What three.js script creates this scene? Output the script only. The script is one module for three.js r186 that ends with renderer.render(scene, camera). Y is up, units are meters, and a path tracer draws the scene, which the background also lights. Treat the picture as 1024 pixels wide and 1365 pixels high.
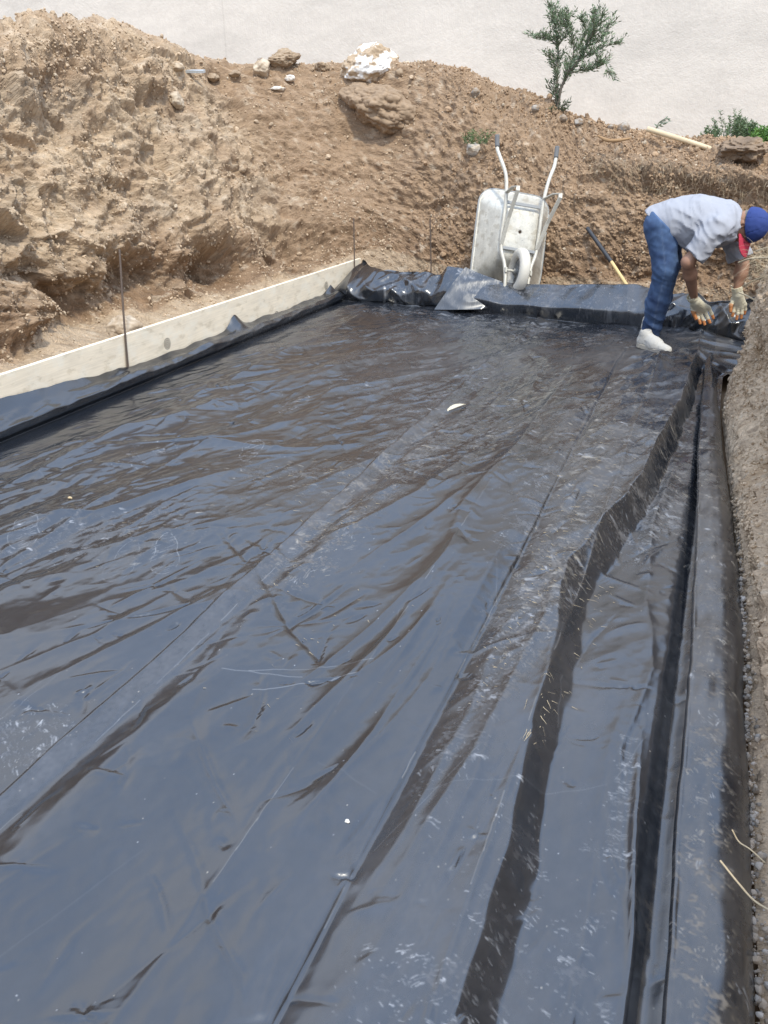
import * as THREE from 'three';
import { mergeGeometries, mergeVertices, toCreasedNormals } from 'three/addons/utils/BufferGeometryUtils.js';
import { RoundedBoxGeometry } from 'three/addons/geometries/RoundedBoxGeometry.js';

// ------------------------------------------------------------------ camera, sky, sun, exposure
const scene = new THREE.Scene();
const PITCH = 25.846 * Math.PI / 180, YAW = 22.432 * Math.PI / 180, CAMH = 1.5, FOV = 67;
const camera = new THREE.PerspectiveCamera(FOV, 768 / 1024, 0.05, 400);
camera.rotation.order = 'YXZ';
camera.position.set(0, CAMH, 0);
camera.rotation.set(-PITCH, YAW, 0);
const renderer = new THREE.WebGLRenderer({ antialias: true });
renderer.toneMapping = THREE.LinearToneMapping;
renderer.toneMappingExposure = 0.92;
renderer.shadowMap.enabled = true;
const SUN = new THREE.Vector3(0.34, 0.88, 0.40).normalize();
{
  const w = 512, h = 256, d = new Float32Array(w * h * 4);
  const hash = (a, b) => { const s = Math.sin(a * 127.1 + b * 311.7) * 43758.5453; return s - Math.floor(s); };
  const vn = (x, y, px) => { const xi = Math.floor(x), yi = Math.floor(y), fx = x - xi, fy = y - yi, m = (k) => ((k % px) + px) % px; const sx = fx * fx * (3 - 2 * fx), sy = fy * fy * (3 - 2 * fy); const a = hash(m(xi), yi), b = hash(m(xi + 1), yi), c = hash(m(xi), yi + 1), e = hash(m(xi + 1), yi + 1); return (a + (b - a) * sx) * (1 - sy) + (c + (e - c) * sx) * sy; };
  for (let j = 0; j < h; j++) for (let i = 0; i < w; i++) {
    const el = (j + 0.5) / h * Math.PI - Math.PI / 2, az = (i + 0.5) / w * Math.PI * 2;
    const dir = [Math.cos(el) * Math.sin(az - Math.PI / 2) * -1, Math.sin(el), 0];
    // three.js equirect: u = atan(z, x) / 2pi + 0.5
    const th = ((i + 0.5) / w - 0.5) * Math.PI * 2, X = Math.cos(el) * Math.cos(th), Y = Math.sin(el), Z = Math.cos(el) * Math.sin(th);
    const c = X * SUN.x + Y * SUN.y + Z * SUN.z, ang = Math.acos(Math.min(1, Math.max(-1, c)));
    const e = Math.max(0, Y);
    const q = 1 / (0.25 + e), cx = X * q * 2.2 + 40, cz = Z * q * 2.2 + 40, cl = 0.5 * vn(cx, cz, 4096) + 0.27 * vn(cx * 2.1, cz * 2.1, 4096) + 0.15 * vn(cx * 4.3, cz * 4.3, 4096) + 0.08 * vn(cx * 9, cz * 9, 4096);
    const cloud = Math.min(1, Math.max(0, (cl - 0.44) * 4.5));
    let r = 0.98 + 0.22 * e, g = 1.20 + 0.42 * e, b = 1.56 + 0.86 * e;                       // thin blue haze
    const w0 = 0.80 * cloud; r = r * (1 - w0) + (1.62 + 0.35 * e) * w0; g = g * (1 - w0) + (1.68 + 0.38 * e) * w0; b = b * (1 - w0) + (1.82 + 0.42 * e) * w0;   // broken white cloud
    const halo = 1.6 * Math.exp(-ang * ang / (2 * 0.30 * 0.30));
    r += halo; g += halo * 0.97; b += halo * 0.9;
    if (Y < 0) { const s = Math.max(0.25, 1 + Y * 6); r *= s; g *= s; b *= s; }
    const o = (j * w + i) * 4; d[o] = r; d[o + 1] = g; d[o + 2] = b; d[o + 3] = 1;
  }
  const t = new THREE.DataTexture(d, w, h, THREE.RGBAFormat, THREE.FloatType);
  t.mapping = THREE.EquirectangularReflectionMapping; t.magFilter = t.minFilter = THREE.LinearFilter; t.wrapS = THREE.RepeatWrapping; t.needsUpdate = true;
  scene.background = t; scene.environment = t;
}
const sun = new THREE.DirectionalLight(new THREE.Color(1, 0.94, 0.80), 3.2);
sun.position.copy(SUN).multiplyScalar(30).add(new THREE.Vector3(-2, 0, -5)); sun.target.position.set(-2, 0, -5);
sun.castShadow = true; sun.shadow.radius = 9; sun.shadow.mapSize.set(4096, 4096);
Object.assign(sun.shadow.camera, { left: -14, right: 14, top: 14, bottom: -14, near: 1, far: 70 });
scene.add(sun, sun.target);

// ------------------------------------------------------------------ helpers
let seed = 12345;
const rnd = () => { seed |= 0; seed = seed + 0x6D2B79F5 | 0; let t = Math.imul(seed ^ seed >>> 15, 1 | seed); t = t + Math.imul(t ^ t >>> 7, 61 | t) ^ t; return ((t ^ t >>> 14) >>> 0) / 4294967296; };
const rr = (a, b) => a + (b - a) * rnd();
const clamp = (x, a = 0, b = 1) => Math.min(b, Math.max(a, x));
const sm = (a, b, x) => { const t = clamp((x - a) / (b - a)); return t * t * (3 - 2 * t); };
const lerp = (a, b, t) => a + (b - a) * t;
const V = (x, y, z) => new THREE.Vector3(x, y, z);
const PERM = new Uint8Array(512);
{ const p = [...Array(256).keys()]; for (let i = 255; i > 0; i--) { const j = Math.floor(rnd() * (i + 1)); [p[i], p[j]] = [p[j], p[i]]; } for (let i = 0; i < 512; i++) PERM[i] = p[i & 255]; }
const GX = [], GY = []; for (let i = 0; i < 256; i++) { const a = i / 256 * Math.PI * 2; GX.push(Math.cos(a)); GY.push(Math.sin(a)); }
function n2(x, y) {                                            // 2D gradient noise, about -0.7..0.7
  const xi = Math.floor(x), yi = Math.floor(y), fx = x - xi, fy = y - yi, X = xi & 255, Y = yi & 255;
  const u = fx * fx * fx * (fx * (fx * 6 - 15) + 10), v = fy * fy * fy * (fy * (fy * 6 - 15) + 10);
  const g = (a, b, dx, dy) => { const h = PERM[PERM[a & 255] + (b & 255)]; return GX[h] * dx + GY[h] * dy; };
  const a = g(X, Y, fx, fy), b = g(X + 1, Y, fx - 1, fy), c = g(X, Y + 1, fx, fy - 1), d = g(X + 1, Y + 1, fx - 1, fy - 1);
  return a + (b - a) * u + (c - a) * v + (a - b - c + d) * u * v;
}
function n3(x, y, z) {
  const xi = Math.floor(x), yi = Math.floor(y), zi = Math.floor(z); x -= xi; y -= yi; z -= zi;
  const X = xi & 255, Y = yi & 255, Z = zi & 255;
  const u = x * x * x * (x * (x * 6 - 15) + 10), v = y * y * y * (y * (y * 6 - 15) + 10), w = z * z * z * (z * (z * 6 - 15) + 10);
  const gr = (h, x, y, z) => { h &= 15; const a = h < 8 ? x : y, b = h < 4 ? y : (h === 12 || h === 14 ? x : z); return ((h & 1) ? -a : a) + ((h & 2) ? -b : b); };
  const A = PERM[X] + Y, AA = PERM[A & 255] + Z, AB = PERM[(A + 1) & 255] + Z, B = PERM[(X + 1) & 255] + Y, BA = PERM[B & 255] + Z, BB = PERM[(B + 1) & 255] + Z;
  const L = (a, b, t) => a + (b - a) * t;
  return L(L(L(gr(PERM[AA & 255], x, y, z), gr(PERM[BA & 255], x - 1, y, z), u), L(gr(PERM[AB & 255], x, y - 1, z), gr(PERM[BB & 255], x - 1, y - 1, z), u), v),
    L(L(gr(PERM[(AA + 1) & 255], x, y, z - 1), gr(PERM[(BA + 1) & 255], x - 1, y, z - 1), u), L(gr(PERM[(AB + 1) & 255], x, y - 1, z - 1), gr(PERM[(BB + 1) & 255], x - 1, y - 1, z - 1), u), v), w);
}
const fbm3 = (x, y, z, o = 4) => { let s = 0, a = 1, f = 1; for (let i = 0; i < o; i++) { s += a * n3(x * f, y * f, z * f); a *= 0.5; f *= 2.03; } return s; };
const fbm2 = (x, y, o = 4) => { let s = 0, a = 1, f = 1; for (let i = 0; i < o; i++) { s += a * n2(x * f, y * f); a *= 0.5; f *= 2.03; } return s; };
const rid3 = (x, y, z) => 1 - Math.abs(n3(x, y, z)) * 2;
const h3 = (a, b, c) => { let n = Math.imul(a, 374761393) ^ Math.imul(b, 668265263) ^ Math.imul(c, 2147483647 ^ 0x5bd1e995); n = Math.imul(n ^ n >>> 13, 1274126177); return ((n ^ n >>> 16) >>> 0) / 4294967296; };
function wor(x, y, z) {                                        // distance to the nearest and second cell point, and the cell's number
  const xi = Math.floor(x), yi = Math.floor(y), zi = Math.floor(z); let d1 = 9, d2 = 9, id = 0;
  for (let a = -1; a < 2; a++) for (let b = -1; b < 2; b++) for (let c = -1; c < 2; c++) {
    const X = xi + a, Y = yi + b, Z = zi + c, h = h3(X, Y, Z), px = X + h, py = Y + (h * 57.31 % 1), pz = Z + (h * 913.7 % 1);
    const d = (px - x) ** 2 + (py - y) ** 2 + (pz - z) ** 2;
    if (d < d1) { d2 = d1; d1 = d; id = h; } else if (d < d2) d2 = d;
  }
  return [Math.sqrt(d1), Math.sqrt(d2), id];
}
// a point of the place on a plane z = Z, x = X or y = Y seen at pixel (x, y) of the 1024 x 1365 photograph (used to measure the place)
const FPX = 682.5 / Math.tan(FOV / 2 * Math.PI / 180);
function ray(px, py) {
  const a = V((px - 512) / FPX, (682.5 - py) / FPX, -1);
  return a.applyEuler(new THREE.Euler(-PITCH, YAW, 0, 'YXZ'));
}
const atZ = (px, py, z) => { const d = ray(px, py); return V(0, CAMH, 0).addScaledVector(d, z / d.z); };
const atX = (px, py, x) => { const d = ray(px, py); return V(0, CAMH, 0).addScaledVector(d, x / d.x); };
const atY = (px, py, y = 0) => { const d = ray(px, py); return V(0, CAMH, 0).addScaledVector(d, (y - CAMH) / d.y); };

const used = {};
function numbered(n) { if (used[n] === undefined) { used[n] = 0; return n; } used[n]++; return n + '_' + String(used[n]).padStart(3, '0'); }
function tag(o, label, category, group, kind) { if (label) o.userData.label = label; if (category) o.userData.category = category; if (group) o.userData.group = group; if (kind) o.userData.kind = kind; return o; }
function mesh(name, geo, mat, parent) {
  const m = new THREE.Mesh(geo, mat); m.castShadow = m.receiveShadow = true;
  if (parent) { m.name = name; parent.add(m); } else { m.name = numbered(name); scene.add(m); }
  return m;
}
function thing(name, label, category, pos, group) { const g = new THREE.Group(); g.name = numbered(name); if (pos) g.position.copy(pos); scene.add(g); tag(g, label, category, group); return g; }
const struct = (name, geo, mat) => tag(mesh(name, geo, mat), null, null, null, 'structure');
const std = (o) => new THREE.MeshStandardMaterial(o);
const rgb = (r, g, b) => new THREE.Color().setRGB(r, g, b);
function clean(g) { for (const k of Object.keys(g.attributes)) if (!['position', 'normal', 'uv', 'color'].includes(k)) g.deleteAttribute(k); return g; }
function merge(list) {
  const col = list.some((g) => g.attributes.color);
  list = list.map((g) => { g = g.index ? g.toNonIndexed() : g; clean(g); if (!g.attributes.uv) g.setAttribute('uv', new THREE.BufferAttribute(new Float32Array(g.attributes.position.count * 2), 2)); if (!g.attributes.normal) g.computeVertexNormals(); if (col && !g.attributes.color) g.setAttribute('color', new THREE.BufferAttribute(new Float32Array(g.attributes.position.count * 3).fill(1), 3)); return g; });
  return mergeGeometries(list);
}
function tube(pts, r, seg = 8, steps) {                         // a tube through points; r a number or a function of 0..1
  const c = new THREE.CatmullRomCurve3(pts, false, 'centripetal'); steps = steps || Math.max(4, pts.length * 6);
  const fr = c.computeFrenetFrames(steps), P = [], I = [], U = [];
  const len = c.getLength();
  for (let i = 0; i <= steps; i++) {
    const t = i / steps, p = c.getPointAt(t), R = typeof r === 'function' ? r(t) : r;
    for (let j = 0; j <= seg; j++) { const a = j / seg * Math.PI * 2, q = p.clone().addScaledVector(fr.normals[i], Math.cos(a) * R).addScaledVector(fr.binormals[i], Math.sin(a) * R); P.push(q.x, q.y, q.z); U.push(j / seg, t * len); }
  }
  for (let i = 0; i < steps; i++) for (let j = 0; j < seg; j++) { const a = i * (seg + 1) + j, b = a + seg + 1; I.push(a, b, a + 1, b, b + 1, a + 1); }
  for (const e of [0, steps]) { const p = c.getPointAt(e / steps), k = P.length / 3; P.push(p.x, p.y, p.z); U.push(0.5, e / steps * len); for (let j = 0; j < seg; j++) { const a = e * (seg + 1) + j; e ? I.push(a, k, a + 1) : I.push(a, a + 1, k); } }
  const g = new THREE.BufferGeometry(); g.setAttribute('position', new THREE.Float32BufferAttribute(P, 3)); g.setAttribute('uv', new THREE.Float32BufferAttribute(U, 2)); g.setIndex(I); g.computeVertexNormals(); return g;
}
function grid(nu, nv, f, uvf) {                                  // f(i, j) -> [x, y, z]
  const P = new Float32Array(nu * nv * 3), U = new Float32Array(nu * nv * 2), I = new Uint32Array((nu - 1) * (nv - 1) * 6); let k = 0;
  for (let j = 0; j < nv; j++) for (let i = 0; i < nu; i++) { const p = f(i, j), o = j * nu + i; P[o * 3] = p[0]; P[o * 3 + 1] = p[1]; P[o * 3 + 2] = p[2]; const q = uvf ? uvf(p[0], p[1], p[2], i, j) : [i / nu, j / nv]; U[o * 2] = q[0]; U[o * 2 + 1] = q[1]; }
  for (let j = 0; j < nv - 1; j++) for (let i = 0; i < nu - 1; i++) { const a = j * nu + i, b = a + 1, c = a + nu, d = c + 1; I[k++] = a; I[k++] = b; I[k++] = c; I[k++] = b; I[k++] = d; I[k++] = c; }
  const g = new THREE.BufferGeometry(); g.setAttribute('position', new THREE.BufferAttribute(P, 3)); g.setAttribute('uv', new THREE.BufferAttribute(U, 2)); g.setIndex(new THREE.BufferAttribute(I, 1)); g.computeVertexNormals(); return g;
}
function dataTex(w, h, f, srgb, rep = true) {                    // f(u, v) -> [r, g, b] 0..255
  const d = new Uint8Array(w * h * 4);
  for (let j = 0; j < h; j++) for (let i = 0; i < w; i++) { const c = f((i + 0.5) / w, (j + 0.5) / h), o = (j * w + i) * 4; d[o] = clamp(c[0], 0, 255); d[o + 1] = clamp(c[1], 0, 255); d[o + 2] = clamp(c[2], 0, 255); d[o + 3] = 255; }
  const t = new THREE.DataTexture(d, w, h); t.magFilter = THREE.LinearFilter; t.minFilter = THREE.LinearMipmapLinearFilter; t.generateMipmaps = true;
  if (rep) t.wrapS = t.wrapT = THREE.RepeatWrapping; if (srgb) t.colorSpace = THREE.SRGBColorSpace; t.needsUpdate = true; return t;
}
const tn = (u, v, f, z = 0) => { const a = u * Math.PI * 2, b = v * Math.PI * 2, R = f / 6.2832; return n3(Math.cos(a) * R + 7.3, Math.sin(a) * R + z, Math.cos(b) * R) * 0.6 + n3(Math.sin(b) * R + 3.1, Math.cos(a) * R * 1.0 + 11 + z, Math.sin(a) * R + Math.cos(b) * R) * 0.6; };
// surface nets: the zero surface of f in a box, smooth normals from the field
function nets(f, lo, hi, cell) {
  const nx = Math.ceil((hi.x - lo.x) / cell) + 1, ny = Math.ceil((hi.y - lo.y) / cell) + 1, nz = Math.ceil((hi.z - lo.z) / cell) + 1;
  const F = new Float32Array(nx * ny * nz); let o = 0;
  for (let k = 0; k < nz; k++) for (let j = 0; j < ny; j++) for (let i = 0; i < nx; i++) F[o++] = f(lo.x + i * cell, lo.y + j * cell, lo.z + k * cell);
  const id = new Int32Array(nx * ny * nz).fill(-1), P = [], I = [], S = [1, nx, nx * ny];
  const off = [[0, 0, 0], [1, 0, 0], [0, 1, 0], [1, 1, 0], [0, 0, 1], [1, 0, 1], [0, 1, 1], [1, 1, 1]];
  const E = [[0, 1], [2, 3], [4, 5], [6, 7], [0, 2], [1, 3], [4, 6], [5, 7], [0, 4], [1, 5], [2, 6], [3, 7]];
  for (let k = 0; k < nz - 1; k++) for (let j = 0; j < ny - 1; j++) for (let i = 0; i < nx - 1; i++) {
    const b = i + j * nx + k * nx * ny, v = off.map((c) => F[b + c[0] + c[1] * nx + c[2] * nx * ny]); let m = 0; for (let q = 0; q < 8; q++) if (v[q] < 0) m++;
    if (m === 0 || m === 8) continue;
    let x = 0, y = 0, z = 0, n = 0;
    for (const [p, q] of E) if ((v[p] < 0) !== (v[q] < 0)) { const t = v[p] / (v[p] - v[q]); x += lerp(off[p][0], off[q][0], t); y += lerp(off[p][1], off[q][1], t); z += lerp(off[p][2], off[q][2], t); n++; }
    id[b] = P.length / 3; P.push(lo.x + (i + x / n) * cell, lo.y + (j + y / n) * cell, lo.z + (k + z / n) * cell);
  }
  for (let k = 1; k < nz - 1; k++) for (let j = 1; j < ny - 1; j++) for (let i = 1; i < nx - 1; i++) {
    const b = i + j * nx + k * nx * ny;
    for (let a = 0; a < 3; a++) {
      const s = F[b] < 0, t = F[b + S[a]] < 0; if (s === t) continue;
      const u = S[(a + 1) % 3], w = S[(a + 2) % 3], A = id[b], B = id[b - u], C = id[b - u - w], D = id[b - w];
      if (A < 0 || B < 0 || C < 0 || D < 0) continue;
      if (s) I.push(A, B, C, A, C, D); else I.push(A, C, B, A, D, C);
    }
  }
  const N = new Float32Array(P.length), e = cell * 0.5;
  for (let i = 0; i < P.length; i += 3) { const x = P[i], y = P[i + 1], z = P[i + 2]; const a = f(x + e, y, z) - f(x - e, y, z), b = f(x, y + e, z) - f(x, y - e, z), c = f(x, y, z + e) - f(x, y, z - e), l = Math.hypot(a, b, c) || 1; N[i] = a / l; N[i + 1] = b / l; N[i + 2] = c / l; }
  const g = new THREE.BufferGeometry(); g.setAttribute('position', new THREE.Float32BufferAttribute(P, 3)); g.setAttribute('normal', new THREE.BufferAttribute(N, 3)); g.setIndex(I);
  g.setAttribute('uv', new THREE.BufferAttribute(new Float32Array(P.length / 3 * 2), 2)); return g;
}
function paint(g, f) { const p = g.attributes.position, n = g.attributes.normal, c = new Float32Array(p.count * 3); for (let i = 0; i < p.count; i++) { const q = f(p.getX(i), p.getY(i), p.getZ(i), n.getX(i), n.getY(i), n.getZ(i), i); c[i * 3] = q[0]; c[i * 3 + 1] = q[1]; c[i * 3 + 2] = q[2]; } g.setAttribute('color', new THREE.BufferAttribute(c, 3)); return g; }
const cap = (x, y, z, a, b, ra, rb) => {                         // tapered capsule distance
  const bx = b.x - a.x, by = b.y - a.y, bz = b.z - a.z, px = x - a.x, py = y - a.y, pz = z - a.z;
  const t = clamp((px * bx + py * by + pz * bz) / (bx * bx + by * by + bz * bz));
  return Math.hypot(px - bx * t, py - by * t, pz - bz * t) - (ra + (rb - ra) * t);
};
const smin = (a, b, k) => { const h = Math.max(k - Math.abs(a - b), 0) / k; return Math.min(a, b) - h * h * k * 0.25; };
function rock(rad, sx, sy, sz, s, rough = 0.25, det = 4) {       // an angular stone
  const g = mergeVertices(clean(new THREE.IcosahedronGeometry(rad, det)).deleteAttribute('uv').deleteAttribute('normal')); const p = g.attributes.position;
  const planes = []; for (let i = 0; i < 9; i++) { const a = h3(i, s, 1) * 6.283, z = h3(i, s, 2) * 2 - 1, q = Math.sqrt(1 - z * z); planes.push([Math.cos(a) * q, z, Math.sin(a) * q, 0.62 + 0.3 * h3(i, s, 3)]); }
  for (let i = 0; i < p.count; i++) {
    let x = p.getX(i) / rad, y = p.getY(i) / rad, z = p.getZ(i) / rad; let r = 1;
    for (const q of planes) { const d = x * q[0] + y * q[1] + z * q[2]; if (d > 0) r = Math.min(r, q[3] / d); }
    r *= 1 + rough * (0.5 * n3(x * 1.7 + s, y * 1.7, z * 1.7) + 0.3 * n3(x * 4 + s, y * 4, z * 4) + 0.18 * n3(x * 9, y * 9 + s, z * 9));
    p.setXYZ(i, x * r * rad * sx, y * r * rad * sy, z * r * rad * sz);
  }
  g.computeVertexNormals(); g.setAttribute('uv', new THREE.BufferAttribute(new Float32Array(p.count * 2), 2)); return g;
}

// ------------------------------------------------------------------ the setting: soil banks round the pit, pit floor, ground beyond
const soilBump = dataTex(512, 512, (u, v) => { const g = 128 + 90 * tn(u, v, 40) + 60 * tn(u, v, 90, 5) + 40 * tn(u, v, 170, 9); return [g, g, g]; });
soilBump.repeat.set(1, 1);
const soilGrain = dataTex(1024, 1024, (u, v) => { const a = tn(u, v, 60, 2), b = tn(u, v, 150, 6), c = tn(u, v, 330, 3); let k = .80 + .16 * a + .16 * b + .12 * c; k -= .22 * sm(.25, .5, tn(u, v, 110, 12)); k += .25 * sm(.32, .5, tn(u, v, 190, 15)); return [255 * k, 252 * k, 247 * k]; });
const soilMat = std({ vertexColors: true, map: soilGrain, roughness: 0.97, bumpMap: soilBump, bumpScale: 0.016 });
// stations along the foot of the bank: foot x, z, outward direction, strength of relief, profile (distance out, height)
const ST = [
  [-3.66, 1.4, -1, 0, 1, [0, .02, .75, .14, .98, .6, 1.22, 1.2, 1.55, 1.8, 1.95, 2.25, 2.7, 2.3, 7, 2.0]],
  [-3.66, -2.6, -1, 0, 1, [0, .02, .62, .14, .86, .6, 1.16, 1.2, 1.5, 1.72, 1.9, 2.10, 2.7, 2.1, 7, 2.0]],
  [-3.66, -3.9, -1, 0, 1, [0, .02, .70, .14, .92, .6, 1.16, 1.2, 1.5, 1.72, 1.85, 2.08, 2.7, 2.12, 7, 2.0]],
  [-3.66, -4.8, -1, 0, 1, [0, .02, 1.12, .15, 1.16, .6, 1.3, 1.2, 1.56, 1.75, 1.85, 2.10, 2.7, 2.15, 7, 2.0]],
  [-3.66, -5.7, -1, 0, 1, [0, .02, .85, .15, 1.02, .6, 1.22, 1.15, 1.5, 1.75, 1.8, 2.18, 2.7, 2.22, 7, 2.0]],
  [-3.66, -6.7, -1, 0, .9, [0, .02, .58, .18, .82, .6, 1.12, 1.15, 1.42, 1.74, 1.8, 2.27, 2.7, 2.25, 7, 2.0]],
  [-3.64, -7.7, -.98, -.2, .8, [0, .05, .36, .25, .72, .62, 1.1, 1.1, 1.5, 1.68, 1.95, 2.22, 2.8, 2.2, 7, 1.9]],
  [-3.3, -8.1, -.8, -.6, .6, [0, .2, .2, .4, .5, .7, .85, 1.1, 1.25, 1.68, 1.75, 2.23, 2.4, 2.2, 6, 1.8]],
  [-2.75, -8.05, -.25, -.97, .6, [0, .08, .08, .3, .26, .7, .5, 1.15, .82, 1.68, 1.2, 2.19, 1.8, 2.1, 6, 1.7]],
  [-2.2, -7.98, 0, -1, .7, [0, .08, .06, .28, .22, .7, .46, 1.15, .8, 1.6, 1.15, 1.86, 1.6, 1.8, 6, 1.5]],
  [-1.6, -7.92, 0, -1, .7, [0, .08, .06, .26, .2, .65, .4, 1.05, .7, 1.4, 1.05, 1.66, 1.5, 1.62, 6, 1.4]],
  [-.9, -7.88, 0, -1, .7, [0, .08, .06, .26, .18, .6, .3, 1.0, .42, 1.26, .9, 1.50, 1.5, 1.5, 6, 1.35]],
  [-.2, -7.84, .1, -1, .7, [0, .08, .06, .26, .16, .6, .26, 1.0, .36, 1.2, .85, 1.44, 1.5, 1.45, 6, 1.3]],
  [.42, -7.6, .6, -.8, .6, [0, .08, .05, .26, .12, .6, .2, .95, .3, 1.15, .8, 1.38, 1.5, 1.42, 6, 1.3]],
  [.52, -7.0, 1, -.15, .45, [0, .02, .03, .16, .06, .4, .1, .7, .18, .92, .45, 1.1, 1.5, 1.3, 6, 1.3]],
  [.40, -6.3, 1, 0, .42, [0, .0, .03, .16, .06, .4, .1, .7, .18, .9, .42, 1.02, 1.5, 1.25, 6, 1.3]],
  [.22, -5.6, 1, 0, .4, [0, -.02, .03, .16, .06, .4, .1, .7, .18, .9, .42, 1.02, 1.5, 1.25, 6, 1.3]],
  [.19, -4.9, 1, 0, .4, [0, -.02, .03, .16, .06, .4, .11, .7, .2, .9, .42, 1.02, 1.5, 1.25, 6, 1.3]],
  [.23, -4.0, 1, 0, .4, [0, -.03, .04, .14, .09, .4, .16, .7, .26, .9, .5, 1.05, 1.5, 1.25, 6, 1.3]],
  [.27, -3.2, 1, 0, .4, [0, -.03, .04, .08, .12, .3, .2, .6, .3, .9, .5, 1.05, 1.5, 1.25, 6, 1.3]],
  [.30, -2.4, 1, 0, .4, [0, -.03, .06, .03, .14, .25, .22, .6, .3, .9, .5, 1.05, 1.5, 1.25, 6, 1.3]],
  [.315, -1.5, 1, 0, .4, [0, -.03, .07, .02, .15, .22, .24, .6, .3, .9, .5, 1.05, 1.5, 1.25, 6, 1.3]],
  [.33, -.4, 1, 0, .4, [0, -.03, .07, .02, .15, .22, .24, .6, .3, .9, .5, 1.05, 1.5, 1.25, 6, 1.3]],
  [.36, 1.4, 1, .1, .5, [0, -.03, .07, .02, .15, .22, .24, .6, .3, .9, .5, 1.05, 1.5, 1.25, 6, 1.3]],
  [.1, 2.2, .7, .7, .8, [0, -.03, .2, .1, .4, .4, .6, .8, .8, 1.0, 1.1, 1.2, 1.8, 1.3, 6, 1.3]],
  [-1.7, 2.4, 0, 1, .8, [0, -.03, .2, .1, .4, .4, .6, .8, .8, 1.0, 1.1, 1.2, 1.8, 1.3, 6, 1.3]],
  [-3.4, 2.2, -.7, .7, .9, [0, -.03, .3, .1, .5, .5, .8, 1, 1.1, 1.4, 1.5, 1.8, 2.3, 2, 6, 1.9]],
  [-3.66, 1.4, -1, 0, 1, [0, .02, .75, .14, .98, .6, 1.22, 1.2, 1.55, 1.8, 1.95, 2.25, 2.7, 2.3, 7, 2.0]],
];
const SS = [0]; for (let i = 1; i < ST.length; i++) SS.push(SS[i - 1] + Math.hypot(ST[i][0] - ST[i - 1][0], ST[i][1] - ST[i - 1][1]));
const flat = ST.map((q) => [q[0], q[1], q[2], q[3], q[4], ...q[5]]);
function station(s) {
  let i = 0; while (i < ST.length - 2 && SS[i + 1] < s) i++;
  const t = (s - SS[i]) / (SS[i + 1] - SS[i]), a = flat[Math.max(0, i - 1)], b = flat[i], c = flat[i + 1], d = flat[Math.min(ST.length - 1, i + 2)];
  return b.map((_, k) => { const m1 = (c[k] - a[k]) * 0.4, m2 = (d[k] - b[k]) * 0.4, t2 = t * t, t3 = t2 * t; return (2 * t3 - 3 * t2 + 1) * b[k] + (t3 - 2 * t2 + t) * m1 + (-2 * t3 + 3 * t2) * c[k] + (t3 - t2) * m2; });
}
const cols = []; { let s = 0; const end = SS[SS.length - 1]; while (s < end) { cols.push(s); const p = station(s), z = p[1]; s += z < -2.6 && p[0] < -3 ? 0.015 : z < -7 ? 0.013 : (p[0] > 0 && z < -.4) ? 0.014 : 0.09; } cols.push(end); }
const rowsT = []; { const n = [16, 44, 46, 44, 40, 46, 14]; for (let k = 0; k < 7; k++) for (let q = 0; q < n[k]; q++) rowsT.push(k + q / n[k]); rowsT.push(7); }
let soilPoints = [];
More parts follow.
